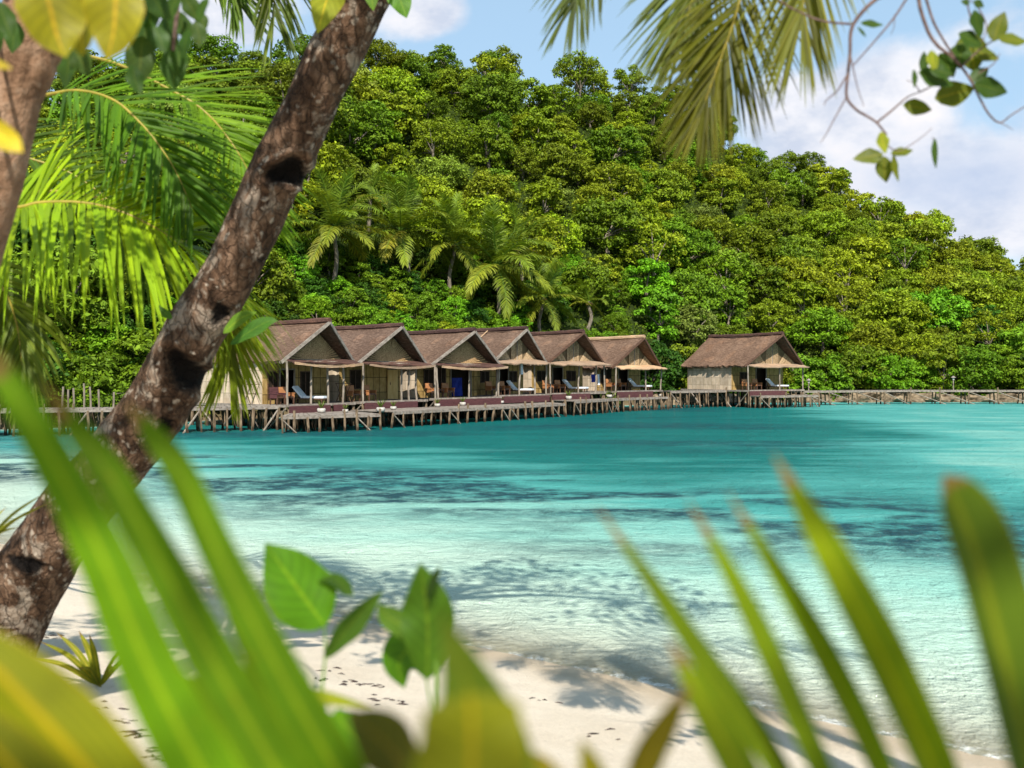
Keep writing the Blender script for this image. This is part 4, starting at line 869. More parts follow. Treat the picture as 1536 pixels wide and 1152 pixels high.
# -- bark
def bark(name, d, mid, lite, lichen, spots=.5, crack=1.0):
    m, nt, out = new_mat(name); n1 = noise(nt, coords(nt, 'Object'), 4.5, 6, .65, .4); n2 = noise(nt, coords(nt, 'Object', (1, 1, .55)), 17, 5, .65); n3 = noise(nt, coords(nt, 'Object', (1, 1, 1)), 6.5, 3, .5, .8)
    k = math_(nt, 'ADD', math_(nt, 'MULTIPLY', n1, .6), math_(nt, 'MULTIPLY', n2, .4)); c = ramp(nt, k, [(.36, d), (.50, mid), (.66, lite)])
    vo = N(nt, 'ShaderNodeTexVoronoi', Scale=13.0); wv = nt.nodes.new('ShaderNodeVectorMath'); wv.operation = 'ADD'; nt.links.new(coords(nt, 'Object'), wv.inputs[0]); nn = N(nt, 'ShaderNodeTexNoise', Scale=9.0, Detail=4); nt.links.new(coords(nt, 'Object'), nn.inputs['Vector'])
    sc = nt.nodes.new('ShaderNodeVectorMath'); sc.operation = 'SCALE'; sc.inputs['Scale'].default_value = .12; nt.links.new(nn.outputs['Color'], sc.inputs[0]); nt.links.new(sc.outputs[0], wv.inputs[1]); nt.links.new(wv.outputs[0], vo.inputs['Vector'])
    sp = math_(nt, 'MULTIPLY', ramp(nt, vo.outputs['Distance'], [(.22, 1.0), (.34, 0.0)]), ramp(nt, n3, [(.46, 0.0), (.54, 1.0)])); big = ramp(nt, noise(nt, coords(nt, 'Object', (1, 1, .8)), 3.2, 5, .7, .7), [(.53, 0.0), (.60, .7)])
    lm = math_(nt, 'MAXIMUM', sp, big); c = mixc(nt, math_(nt, 'MULTIPLY', lm, spots), c, mixc(nt, n2, tuple(x*.65 for x in lichen), lichen))
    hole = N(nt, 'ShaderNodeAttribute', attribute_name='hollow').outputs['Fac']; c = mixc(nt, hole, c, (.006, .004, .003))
    vc = N(nt, 'ShaderNodeTexVoronoi', Scale=15.0); vc.feature = 'DISTANCE_TO_EDGE'; w2 = nt.nodes.new('ShaderNodeVectorMath'); w2.operation = 'ADD'; nt.links.new(coords(nt, 'Object', (1, 1, .45)), w2.inputs[0]); nt.links.new(sc.outputs[0], w2.inputs[1]); nt.links.new(w2.outputs[0], vc.inputs['Vector'])
    ck = ramp(nt, vc.outputs['Distance'], [(0, 0.0), (.09, 1.0)]); c = mixc(nt, math_(nt, 'MULTIPLY', math_(nt, 'SUBTRACT', 1.0, ck), .55*crack), c, mixc(nt, 1.0, c, (.25, .22, .2), 'MULTIPLY'))
    principled(nt, out, c, .88, .15, bump(nt, math_(nt, 'ADD', math_(nt, 'ADD', k, math_(nt, 'MULTIPLY', n2, .5)), math_(nt, 'MULTIPLY', ck, .25*crack)), .05)); return m
M['bark_lean'] = bark('mottled_bark', (.020, .011, .006), (.088, .049, .028), (.22, .14, .09), (.44, .37, .29), .8)
M['bark_left'] = bark('smooth_tan_bark', (.11, .06, .033), (.25, .145, .085), (.36, .235, .15), (.42, .32, .23), .25, .12)
def big_trunk(name, path, rad, mat, parent, org, sides=56, n=220, holes=(), amp=.11):
    path = smooth_path(path, n); rad = np.interp(np.linspace(0, 1, n), np.linspace(0, 1, len(rad)), rad); V, T = tube_verts(path, rad, sides); cen = np.repeat(path, sides, 0); out_ = V-cen; R = np.linalg.norm(out_, axis=1)[:, None]; out_ = out_/R
    ns = (vnoise(V*2.6)-.5)*1.5+(vnoise(V*7.0+9)-.5)*.6+(vnoise(V*19.0+3)-.5)*.22
    V = V+out_*R*amp*ns[:, None]; hol = np.zeros(len(V))
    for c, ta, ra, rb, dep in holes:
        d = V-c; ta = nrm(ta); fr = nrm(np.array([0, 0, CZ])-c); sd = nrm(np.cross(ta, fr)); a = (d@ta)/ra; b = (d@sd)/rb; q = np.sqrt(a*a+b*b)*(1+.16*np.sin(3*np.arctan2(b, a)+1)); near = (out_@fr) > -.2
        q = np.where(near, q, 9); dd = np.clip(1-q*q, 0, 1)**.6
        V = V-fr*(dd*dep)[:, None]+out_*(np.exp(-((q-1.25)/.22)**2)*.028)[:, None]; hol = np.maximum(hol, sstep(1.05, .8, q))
    idx = np.arange(n*sides).reshape(n, sides); nxt = np.roll(idx, -1, 1); Fq = np.stack([idx[:-1], nxt[:-1], nxt[1:], idx[1:]], -1).reshape(-1, 4)
    me = quad_mesh(name, V-np.asarray(org), Fq); at = me.attributes.new('hollow', 'FLOAT', 'POINT'); at.data.foreach_set('value', hol.astype(np.float32))
    return finish(name, me, mat, parent, True)
GREEN = (.075, .15, .012)
def leaf_obj(parent, org, pts, wpx, Y, nv, col, name='leaf', prof=ovate, fold=.2, wav=.1, seed=0, mat='leaf_near', n=16, bendx=.15):
    mb = MB(); blade(mb, C3([(a, b, Y if len(r) == 0 else r[0]) for a, b, *r in pts], n), prof(wpx/2/F*Y), nv, fold, 6, wav, seed, 0, bendx)
    o = shift(mb, org).build(name, M[mat], parent, True); o.color = (*col, 1); return o

# -- the leaning tree
base = P(-30, 1030, 8.35); lt = thing('leaning_tree', 'mottled brown trunk with dark knot holes leaning right across the left of the view', 'tree', base)
tp = [(-30, 1030, 8.35), (27, 900, 8.2), (85, 800, 8.05), (165, 700, 7.9), (240, 600, 7.75), (290, 500, 7.65), (350, 400, 7.55), (396, 300, 7.45), (446, 200, 7.35), (493, 100, 7.25), (542, 0, 7.2), (590, -110, 7.1), (640, -230, 7.0), (660, -330, 6.9)]
def hole(px, py, Y, ax, ra, rb, dep): c = P(px, py, Y); return (c, np.array([ax[0], 0, -ax[1]]), ra, rb, dep)
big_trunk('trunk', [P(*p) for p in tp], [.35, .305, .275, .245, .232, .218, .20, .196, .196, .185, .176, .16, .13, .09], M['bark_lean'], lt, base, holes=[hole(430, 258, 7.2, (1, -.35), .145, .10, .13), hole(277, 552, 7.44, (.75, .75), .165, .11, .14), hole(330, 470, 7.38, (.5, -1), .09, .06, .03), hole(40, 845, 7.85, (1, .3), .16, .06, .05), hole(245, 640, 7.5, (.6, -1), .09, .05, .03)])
V, Fq, cc, rc = crown_arrays(77, 2.6, 2.4, 1.5, 22, 2600, .085, (.24, .36), -.6)
cen = np.array([.55, 5.0, 8.9]); o = finish('crown', quad_mesh('crown', V+cen-base, Fq), M['leaf_near'], lt, False); o.color = (.07, .13, .012, 1)
mb = MB()
for k in (0, 4, 8, 12, 16, 20): mb.tube(smooth_path([P(650, -300, 6.9), (P(650, -300, 6.9)+cen+cc[k])/2+np.array([0, 0, .4]), cen+cc[k]], 8), np.linspace(.09, .02, 8), 6)
shift(mb, base).build('limb', M['bark_lean'], lt)
TOC = np.array([0, -.9, .45])
leaf_obj(lt, base, [(345, 517), (375, 497), (400, 483), (416, 481)], 26, 7.3, TOC, (.045, .12, .012), seed=1)
leaf_obj(lt, base, [(335, 500), (360, 478), (385, 468)], 22, 7.4, TOC, (.09, .17, .015), seed=2)
leaf_obj(lt, base, [(258, 478), (248, 470), (238, 458)], 12, 7.4, TOC, (.05, .12, .012), seed=3)
leaf_obj(lt, base, [(508, -40), (490, 0), (476, 50)], 52, 5.2, np.array([.3, -.9, .1]), (.22, .24, .02), seed=4)
leaf_obj(lt, base, [(585, -30), (600, 0), (610, 27)], 38, 6.4, TOC, (.07, .17, .012), seed=5)
leaf_obj(lt, base, [(545, -35), (556, -8), (560, 16)], 24, 6.6, TOC, (.09, .18, .012), seed=6)
mb = MB()
for a, b in [((508, -40, 5.2), (640, -230, 6.8)), ((585, -30, 6.4), (620, -180, 6.8)), ((545, -35, 6.6), (600, -130, 6.9))]: mb.tube(C3([a, ((a[0]+b[0])/2+8, (a[1]+b[1])/2, (a[2]+b[2])/2), b], 6), .012, 5)
shift(mb, base).build('twig', M['twig'], lt)

# -- the smooth tree at the top left with its big yellow and dark leaves
base = np.array([*P(-150, 900, 5.2)[:2], 1.1]); st = thing('smooth_trunk_tree', 'smooth tan trunk at the left edge with big yellow and dark green leaves', 'tree', base)
big_trunk('trunk', [base-np.array([0, 0, .4]), P(-120, 700, 5.15), P(-60, 430, 5.05), P(-12, 260, 5.0), P(18, 140, 5.0), P(48, 40, 5.0), P(60, -60, 5.0), P(70, -200, 5.0), P(90, -420, 5.1)], [.20, .17, .15, .145, .14, .15, .13, .12, .08], M['bark_left'], st, base, 40, 140, [], .06)
big_trunk('fork', [P(38, 120, 5.0), P(66, 62, 4.98), P(110, 0, 4.97), P(170, -110, 5.0), P(240, -260, 5.1)], [.11, .10, .085, .07, .05], M['bark_left'], st, base, 28, 60, [], .06)
V, Fq, cc, rc = crown_arrays(78, 2.2, 2.0, 1.2, 18, 1800, .085, (.24, .36), -.6); cen = P(110, -560, 4.6)
o = finish('crown', quad_mesh('crown', V+cen-base, Fq), M['leaf_near'], st, False); o.color = (.06, .12, .012, 1)
YEL = (.21, .20, .008); Y2 = 2.3
leaf_obj(st, base, [(48, -60), (72, 0), (84, 50), (98, 86)], 104, 2.3, np.array([.5, -.85, .2]), YEL, seed=10, wav=.12, fold=.3)
leaf_obj(st, base, [(112, -70), (118, 0), (122, 45), (124, 84)], 92, 2.36, np.array([-.3, -.9, .2]), (.20, .20, .012), seed=11, wav=.15, fold=.35)
leaf_obj(st, base, [(178, -70), (174, 0), (170, 50), (160, 90)], 88, 2.26, np.array([.2, -.95, .15]), (.26, .24, .012), seed=12, wav=.18, fold=.35)
leaf_obj(st, base, [(215, -60), (196, -20), (182, 20)], 60, 2.4, np.array([.1, -.9, .3]), (.16, .18, .015), seed=13)
leaf_obj(st, base, [(-70, 178), (-20, 192), (12, 212), (34, 228)], 50, 2.0, np.array([.1, -.8, .55]), (.46, .36, .012), seed=14, fold=.1)
leaf_obj(st, base, [(-40, 90), (-10, 96), (18, 103)], 26, 2.2, np.array([.1, -.8, .55]), (.30, .24, .02), seed=15)
rl = random.Random(4)
for k, (x, y, L, w, a) in enumerate([(228, 20, 62, 40, 95), (214, 62, 70, 44, 100), (255, 50, 62, 42, 80), (258, 104, 64, 40, 85), (210, 92, 78, 46, 95), (240, 60, 44, 30, 70), (276, 40, 48, 30, 75), (296, 52, 40, 26, 80), (268, 92, 50, 32, 95), (100, 104, 60, 44, 95), (122, 92, 50, 36, 60), (238, 8, 50, 34, 60), (286, 12, 44, 28, 60), (262, 10, 46, 30, 110), (205, 30, 60, 44, 105), (300, 30, 34, 22, 60), (8, 30, 60, 36, 70), (20, 55, 50, 30, 95), (-4, 60, 50, 32, 100), (305, 15, 40, 22, 110), (205, 120, 46, 28, 75), (280, 66, 44, 28, 100)]):
    ar = math.radians(a); dx, dy = math.cos(ar)*L/2, math.sin(ar)*L/2; Yl = 4.0+rl.uniform(-.3, .5)
    leaf_obj(st, base, [(x-dx, y-dy), (x+rl.uniform(-3, 3), y), (x+dx, y+dy)], w, Yl, nrm([rl.uniform(-.5, .5), -.8, rl.uniform(-.2, .5)]), (.030+.01*rl.random(), .075, .010), seed=20+k)
mb = MB()
for a in [(60, -55, 2.3), (112, -70, 2.36), (178, -70, 2.26), (215, -60, 2.4), (240, -15, 4.1), (215, -20, 4.1), (275, -20, 4.0), (10, 0, 4.1)]: mb.tube(C3([a, (a[0]+8, a[1]-70, (a[2]+4.8)/2), (150, -200, 4.95)], 6), .012, 5)
mb.tube(C3([(-70, 178, 2.0), (-160, 120, 3.2), (-40, -60, 4.9)], 8), .012, 5); mb.tube(C3([(-40, 90, 2.2), (-100, 60, 3.4), (-20, -60, 4.95)], 8), .01, 5)
mb.tube(C3([(240, -10, 4.0), (225, 40, 4.05), (210, 60, 4.1)], 6), .008, 5); mb.tube(C3([(270, -10, 4.0), (262, 50, 4.0), (260, 75, 4.05)], 6), .008, 5); mb.tube(C3([(100, 75, 4.0), (120, 20, 4.3), (160, -90, 4.9)], 6), .01, 5)
shift(mb, base).build('twig', M['twig'], st)

# -- coconut palm standing off to the left, its fronds reaching into view
crown = P(-230, 215, 8.8); base = np.array([crown[0]-.6, crown[1]-.4, float(ground_z(np.array(crown[0]-.6), np.array(crown[1]-.4)))-.2])
pl = thing('coconut_palm', 'near coconut palm whose long arching fronds fill the upper left', 'palm tree', base)
big_trunk('trunk', [base, base*.5+crown*.5+np.array([-.15, 0, 0]), crown-np.array([0, 0, .1])], [.24, .17, .15], M['bark_left'], pl, base, 28, 80, [], .05)
def near_frond(parent, org, pts, n, Lpx, wpx, normal, col, **kw):
    Ym = np.mean([p[2] for p in pts]); o = shift(frond_mesh(C3(pts, 40), n, Lpx/F*Ym, wpx/F*Ym, normal, **kw), org).build('frond', [M['frond_near'], M['rachis']], parent, True); o.color = (*col, 1); return o
NT = np.array([.05, -.62, .78])
near_frond(pl, base, [(-230, 215, 8.8), (-60, 165, 8.6), (60, 144, 8.5), (118, 136, 8.45), (170, 150, 8.4), (208, 182, 8.35), (237, 216, 8.3), (264, 258, 8.3), (288, 312, 8.3)], 62, 180, 6.2, NT, (.062, .14, .006), grav=0.065, rr=.026, seed=1, a0=78, a1=25, start=.3, lift=.12)
near_frond(pl, base, [(-230, 205, 8.9), (0, 80, 9.3), (150, 88, 9.3), (265, 140, 9.2), (312, 172, 9.2), (347, 214, 9.1), (376, 264, 9.1), (398, 322, 9.1)], 58, 165, 5.6, NT, (.10, .19, .010), grav=0.05, rr=.024, seed=2, a0=75, a1=22, start=.35, lift=.12)
near_frond(pl, base, [(-230, 235, 8.7), (-90, 300, 8.3), (15, 312, 8.2), (62, 304, 8.2), (130, 305, 8.2), (190, 321, 8.2), (250, 352, 8.3), (285, 378, 8.5), (312, 408, 8.7)], 98, 262, 8.2, NT, (.18, .29, .008), grav=.11, rr=.03, seed=3, a0=88, a1=42, start=.22, lift=.14, tipfac=.75)
near_frond(pl, base, [(-230, 230, 8.9), (-60, 285, 9.0), (120, 290, 9.1), (250, 345, 9.1), (320, 420, 9.1), (348, 490, 9.1), (343, 545, 9.1)], 62, 118, 4.6, np.array([.35, -.9, .2]), (.15, .20, .010), grav=.05, rr=.022, seed=9, a0=66, a1=14, start=.66, lift=.1, tipfac=.85)
near_frond(pl, base, [(-230, 240, 8.8), (-70, 330, 8.4), (0, 425, 8.3), (22, 475, 8.3), (31, 525, 8.3), (33, 585, 8.3)], 40, 130, 6, NT, (.085, .125, .016), grav=0.2, rr=.022, seed=4, a0=70, a1=15, start=.3)
near_frond(pl, base, [(-230, 195, 8.9), (0, -170, 9.0), (200, -250, 9.0), (350, -190, 8.9), (402, -90, 8.9), (412, 25, 8.9)], 66, 150, 4.6, np.array([.3, -.8, .4]), (.085, .12, .016), grav=0.07, rr=.024, seed=5, a0=62, a1=18, start=.35, tipfac=.7)
near_frond(pl, base, [(-230, 200, 9.1), (-40, -60, 9.5), (140, -130, 9.5), (270, -100, 9.5), (340, -40, 9.5), (362, 12, 9.5)], 54, 150, 5, np.array([.2, -.8, .5]), (.075, .13, .014), grav=0.06, rr=.024, seed=6, a0=70, a1=22, start=.35)
near_frond(pl, base, [(-230, 225, 9.1), (-100, 190, 9.5), (20, 230, 9.6), (110, 262, 9.7), (180, 320, 9.7), (220, 400, 9.7)], 50, 160, 6, NT, (.045, .09, .012), grav=0.09, rr=.024, seed=7, a0=75, a1=25, start=.2)

# -- the palm overhead on the right
crown = P(1240, -360, 5.0); base = np.array([3.3, -1.2, 1.3]); pr = thing('coconut_palm', 'overhead coconut palm with yellow-green fronds hanging from the top right', 'palm tree', base)
big_trunk('trunk', [base, np.array([3.2, 0.6, 3.2]), np.array([2.6, 2.8, 5.3]), crown], [.22, .17, .15, .14], M['bark_left'], pr, base, 28, 90, [], .05)
OL = (.082, .088, .005)
near_frond(pr, base, [(1240, -360, 5.0), (1190, -240, 4.9), (1140, -110, 4.85), (1114, -15, 4.8), (1098, 40, 4.8), (1080, 90, 4.8), (1062, 140, 4.8), (1048, 178, 4.8)], 84, 185, 5.0, np.array([.2, -.93, .25]), OL, grav=0.05, rr=.014, seed=11, a0=56, a1=12, start=.2, lift=.12, tipfac=.42, jit=.10)
near_frond(pr, base, [(1240, -360, 5.0), (1150, -260, 5.2), (1085, -130, 5.3), (1050, -40, 5.3), (1034, 15, 5.3), (1026, 55, 5.3)], 66, 185, 5.4, np.array([-.2, -.93, .25]), (.075, .10, .008), grav=0.05, rr=.014, seed=14, a0=50, a1=12, start=.2, lift=.1, tipfac=.5, jit=.1)
near_frond(pr, base, [(1240, -360, 5.0), (1232, -220, 4.6), (1216, -100, 4.5), (1207, -20, 4.5), (1203, 30, 4.5)], 44, 190, 4.6, np.array([-.35, -.9, .1]), (.12, .13, .015), grav=0.05, rr=.013, seed=12, a0=42, a1=12, start=.2, lift=.1, tipfac=.7)
near_frond(pr, base, [(1240, -360, 5.0), (1130, -330, 5.4), (1000, -220, 5.5), (920, -120, 5.5), (880, -45, 5.5), (858, 12, 5.5)], 46, 150, 4.6, np.array([.1, -.9, .3]), (.055, .080, .008), grav=0.08, rr=.013, seed=13, a0=55, a1=15, start=.2, tipfac=.65)
near_frond(pr, base, [(1240, -360, 5.0), (1320, -430, 4.8), (1440, -330, 4.6), (1500, -180, 4.6), (1512, -70, 4.6)], 40, 130, 5, np.array([.1, -.8, .5]), (.14, .13, .02), grav=0.06, rr=.013, seed=15, a0=60, a1=20, start=.2)
for k, (dx, dy, dz) in enumerate([(1.0, -1.8, .5), (.2, -1.6, 1.4), (1.9, -.2, .4), (1.4, 1.0, .9)]):
    d = np.array([dx, dy, dz]); pts = [crown, crown+d*.5+np.array([0, 0, .35]), crown+d*1.1+np.array([0, 0, .2]), crown+d*1.55+np.array([0, 0, -.5])]
    o = shift(frond_mesh(smooth_path(pts, 24), 40, .7, .032, UP, grav=.2, rr=.014, seed=60+k, a0=70, a1=25), base).build('frond', [M['frond_near'], M['rachis']], pr, True); o.color = (.08, .13, .014, 1)

# -- branch with sparse leaves at the top right, from a tree off to the right
base = np.array([3.6, 2.4, 1.0]); br = thing('overhanging_tree', 'bare twigs and a few olive leaves hanging at the top right', 'tree', base)
big_trunk('trunk', [base-np.array([0, 0, .3]), np.array([3.55, 2.5, 2.8]), np.array([3.3, 2.9, 4.6]), np.array([2.9, 3.3, 5.6])], [.16, .13, .1, .06], M['bark_left'], br, base, 24, 60, [], .05)
Yb = 4.0; mb = MB()
for pts, r0, r1 in [([(2000, -420, 3.3), (1700, -260, 3.7), (1480, -120, Yb), (1400, -60, Yb)], .026, .014), ([(1400, -60), (1350, -22), (1310, 2), (1284, 30), (1276, 50), (1275, 80), (1272, 110), (1270, 145), (1284, 164), (1300, 174), (1315, 184), (1330, 202)], .0085, .004), ([(1276, 36), (1250, 34), (1225, 29), (1200, 18), (1180, 8), (1140, -20)], .005, .003), ([(1270, 145), (1254, 174), (1240, 200), (1231, 214)], .003, .0012), ([(1271, 112), (1256, 136), (1240, 150), (1236, 158)], .0035, .0015), ([(1276, 85), (1286, 130), (1296, 160)], .0028, .0012), ([(1315, 184), (1335, 168), (1350, 155), (1362, 145), (1380, 138)], .0045, .002), ([(1365, -10), (1340, 28), (1310, 64), (1280, 98)], .0045, .0025), ([(1342, 22), (1341, 40), (1336, 52)], .002, .001), ([(1400, -60), (1378, -10), (1390, 42), (1406, 68), (1424, 82), (1442, 100), (1458, 124), (1470, 148), (1484, 172), (1500, 184), (1518, 172), (1545, 155)], .008, .0025), ([(1388, -5), (1400, 32), (1414, 58), (1428, 80), (1446, 106)], .0055, .0035), ([(1500, 184), (1512, 190), (1520, 195)], .002, .001), ([(1442, 100), (1468, 76), (1492, 60), (1512, 56)], .004, .002), ([(1460, 40), (1452, 10), (1446, -30)], .0035, .003), ([(1325, 214), (1345, 226), (1362, 220), (1386, 203), (1398, 192)], .0025, .0012), ([(1380, 138), (1372, 126), (1360, 120)], .0025, .001), ([(1380, 138), (1400, 128), (1430, 112)], .003, .002), ([(1398, 206), (1403, 212)], .0015, .001), ([(1468, 110), (1490, 96), (1500, 80)], .003, .0015), ([(1415, -40), (1440, -10), (1466, 8)], .0035, .0015), ([(1466, 8), (1480, 40), (1470, 70)], .003, .0015)]:
    mb.tube(C3([(p[0], p[1], p[2] if len(p) > 2 else Yb) for p in pts], len(pts)*4), np.linspace(r0, r1, len(pts)*4), 6)
shift(mb, base).build('twig', M['twig'], br)
rl = random.Random(9)
for k, (x, y, L, w, a, c) in enumerate([(1308, 36, 34, 17, 5, 'd'), (1293, 48, 20, 6, 50, 'd'), (1376, 161, 44, 27, 10, 'o'), (1432, 140, 62, 40, -15, 'o'), (1404, 118, 56, 44, 20, 'd'), (1420, 98, 42, 36, 60, 'd'), (1400, 92, 34, 22, 80, 'y'), (1387, 98, 42, 13, 88, 'd'), (1371, 118, 28, 8, 88, 'd'), (1458, 78, 62, 50, 80, 'o'), (1466, 36, 44, 30, 80, 'd'), (1442, 84, 40, 36, 100, 'd'), (1499, 40, 48, 30, -70, 'o'), (1520, 60, 46, 30, 5, 'o'), (1486, 132, 52, 34, 15, 'd'), (1470, 112, 34, 24, -40, 'd'), (1468, 6, 18, 14, 30, 'd'), (1448, 4, 14, 10, 20, 'd'), (1302, 235, 46, 29, 170, 'o'), (1325, 214, 34, 22, 80, 'y'), (1328, 254, 40, 27, 85, 'o'), (1353, 228, 34, 20, -10, 'o'), (1344, 252, 42, 13, 80, 'o'), (1403, 230, 46, 10, 88, 'd'), (1412, 108, 36, 30, 10, 'd'), (1455, 60, 40, 34, 30, 'd'), (1480, 82, 40, 26, 20, 'o')]):
    ar = math.radians(a); dx, dy = math.cos(ar)*L/2, math.sin(ar)*L/2; c3 = {'o': (.09, .115, .008), 'd': (.032, .070, .006), 'y': (.20, .24, .02)}[c]
    Yl = Yb+rl.uniform(-.12, .12); leaf_obj(br, base, [(x-dx, y-dy), (x+rl.uniform(-2, 2), y), (x+dx, y+dy)], w, Yl, nrm([rl.uniform(-.4, .4), -.8, rl.uniform(-.1, .6)]), c3, seed=70+k, n=10)

# -- blurred leaflets right in front of the camera: two young palms
def young_palm(label, base, rpts, leaves, bname='leaflet'):
    r = thing('young_palm', label, 'young palm', base, 0, None); mb = MB(); rp = [P(*p) for p in rpts]
    mb.tube(smooth_path([base]+rp, 40), np.linspace(.02, .006, 40), 7); shift(mb, base).build('leaf_stem', M['rachis'], r)
    for k, (pts, w, Y, nv, col, pf, lab) in enumerate(leaves):
        pts = [(a, b, Y+(c[0] if c else 0)) for a, b, *c in pts]; mb = MB(); path = C3(pts, 26)
        blade(mb, path, pf(w/2/F*Y), np.asarray(nv, float), .35, 4, 0, k); o = shift(mb, base).build('leaflet', M['blade'], r, True); o.color = (*col, 1)
        if lab: o['label'] = lab
    return r
def taper(w): return lambda q: w*(1.4-1.0*q)*max(.02, 1-max(0, (q-.72)/.28)**2)
def tipped(w): return lambda q: w*max(.02, (1-.25*(1-q))*(1-max(0, (q-.35)/.65)**1.7))   # listed from the base to the tip
G_ = (.085, .19, .006); GY = (.19, .22, .008); NV = (.25, -.9, .3)
young_palm('young palm with broad blurred green leaflets across the lower left', np.array([.05, .75, 1.42]), [(760, 1500, .9), (520, 1260, .92), (300, 1215, .92), (0, 1230, .9), (-250, 1260, .88)], [
    ([(352, 1250, .0), (300, 1152), (222, 1000), (151, 830), (84, 700), (10, 570), (-40, 490)], 80, .92, (.35, -.85, .3), (.095, .205, .004), taper, None),
    ([(470, 1240, .0), (412, 1150), (325, 1000), (233, 830), (157, 700), (112, 640), (60, 566)], 66, .98, (.3, -.9, .25), (.080, .165, .004), taper, 'leaflet with a browned orange tip'),
    ([(560, 1250, .0), (500, 1150), (415, 1000), (330, 835), (268, 705), (222, 645), (186, 600)], 60, 1.0, (.3, -.9, .25), (.085, .175, .004), taper, None),
    ([(235, 1280, .0), (145, 1172), (62, 1078), (-20, 992), (-95, 925)], 165, .86, (.5, -.7, .5), (.17, .185, .004), tipped, 'yellow-green leaflet'),
    ([(120, 1280, .0), (60, 1200), (-20, 1110), (-90, 1040)], 120, .82, (.5, -.7, .5), (.15, .16, .004), tipped, 'yellow-green leaflet'),
    ([(460, 1260, .0), (390, 1180), (330, 1090), (255, 1020), (190, 1000)], 70, 1.1, (.1, -.7, .7), (.07, .125, .005), tipped, None),
    ([(600, 1290, .0), (520, 1180), (440, 1060), (372, 950), (330, 890)], 84, 1.04, (.3, -.9, .25), (.055, .115, .004), tipped, None)])
young_palm('young palm with slim pointed blurred leaflets across the lower right', np.array([.45, .75, 1.40]), [(1500, 1560, .9), (1440, 1280, .92), (1300, 1225, .94), (1150, 1215, .96), (1020, 1230, .98)], [
    ([(1262, 1230), (1200, 1090), (1140, 955), (1085, 845), (1030, 748)], 52, .98, NV, (.105, .175, .005), tipped, None),
    ([(1352, 1230), (1290, 1090), (1225, 965), (1155, 845), (1090, 735)], 56, 1.0, NV, (.115, .195, .005), tipped, None),
    ([(1432, 1235), (1385, 1120), (1322, 985), (1262, 870), (1205, 765), (1160, 680)], 92, .95, NV, (.165, .245, .005), tipped, 'broadest of the slim leaflets, yellow-green towards its tip'),
    ([(1205, 1230), (1145, 1120), (1065, 1005), (980, 880), (892, 755)], 50, 1.02, NV, (.090, .150, .006), tipped, None),
    ([(1145, 1235), (1100, 1140), (1050, 1050), (1000, 955)], 74, .92, NV, (.12, .18, .005), tipped, None),
    ([(940, 1240), (965, 1150), (1000, 1085), (1036, 1025)], 56, .9, (0, -.9, .3), (.10, .09, .005), tipped, 'olive leaflet')])
mb = MB()
base = np.array([.62, .7, 1.38]); r = thing('broad_blade_plant', 'single wide dark-tipped lance-shaped leaf blade rising at the right edge', 'plant', base)
mb.tube(smooth_path([base, P(1640, 1500, .85), P(1572, 1240, .88)], 16), .008, 6); shift(mb, base).build('leaf_stem', M['rachis'], r)
mb = MB(); blade(mb, C3([(1575, 1250, .88), (1535, 1110, .9), (1498, 960, .92), (1462, 830, .94), (1432, 752, .95), (1414, 712, .95)], 26), lambda q: 78/F*.92*max(.03, (1-.12*(1-q))*(1-max(0, (q-.5)/.5)**2.4)), np.array([.45, -.85, .2]), .3, 6, 0, 1); o = shift(mb, base).build('leaf_blade', M['blade'], r, True); o.color = (.072, .118, .006, 1)
# -- leafy plant in the middle foreground
base = np.array([-.18, 1.6, float(ground_z(np.array(-.18), np.array(1.6)))-.02]); r = thing('broad_leaf_plant', 'leafy plant with cupped bright green leaves at the bottom centre', 'plant', base)
def cl(pts, w, Y, nv, col, seed, pf=ovate, name='leaf', lab=None, fold=.25, wav=.1):
    o = leaf_obj(r, base, pts, w, Y, np.asarray(nv, float), col, name, pf, fold, wav, seed, n=18); 
    if lab: o['label'] = lab
BG = (.062, .165, .005)
cl([(488, 940), (462, 905), (430, 860), (398, 815)], 118, 2.27, (.55, -.75, .45), BG, 1)
cl([(470, 870), (495, 868), (520, 885), (530, 895)], 40, 2.31, (.3, -.3, .9), (.04, .09, .008), 2)
cl([(486, 988), (515, 950), (545, 915), (574, 886)], 38, 2.24, (.6, -.7, .3), (.05, .11, .01), 3, fold=.5)
cl([(655, 950), (622, 965), (598, 995), (606, 1032)], 72, 2.21, (-.3, -.9, .3), BG, 4)
cl([(640, 1020), (642, 950), (638, 895), (630, 845)], 84, 2.11, (.2, -.95, .2), (.05, .115, .006), 5, wav=.2)
cl([(640, 900), (650, 870), (660, 848)], 24, 2.08, (.8, -.5, .2), (.03, .07, .008), 6)
cl([(650, 985), (612, 945), (582, 925), (566, 905)], 46, 2.16, (.1, -.6, .7), (.06, .12, .01), 7)
cl([(690, 1260), (712, 1130), (704, 1040), (660, 915)], 205, .80, (.15, -.95, .2), (.065, .10, .005), 8, lab='large blurred leaf', pf=lambda w: (lambda q: w*max(.03, (1-max(0, (q-.2)/.8)**1.15))))
cl([(700, 1330), (706, 1200), (708, 1110), (706, 1040)], 190, .72, (.1, -.9, .4), (.15, .16, .004), 9, lab='yellow part of the large blurred leaf, painted past its shadow edge', pf=lambda w: (lambda q: w*(1-.25*q)*max(.05, 1-max(0, (q-.86)/.14)**3)))  # one leaf built as two; the yellow paints its shadow edge
cl([(640, 1200), (590, 1130), (552, 1092), (520, 1070)], 90, .95, (.2, -.7, .6), (.07, .07, .005), 10)
cl([(360, 1036), (440, 1040), (500, 1050), (560, 1062)], 30, 1.69, (0, -.4, .9), (.16, .19, .010), 11)
cl([(560, 1150), (530, 1105), (512, 1080), (506, 1062)], 60, 1.69, (.2, -.8, .5), BG, 12)
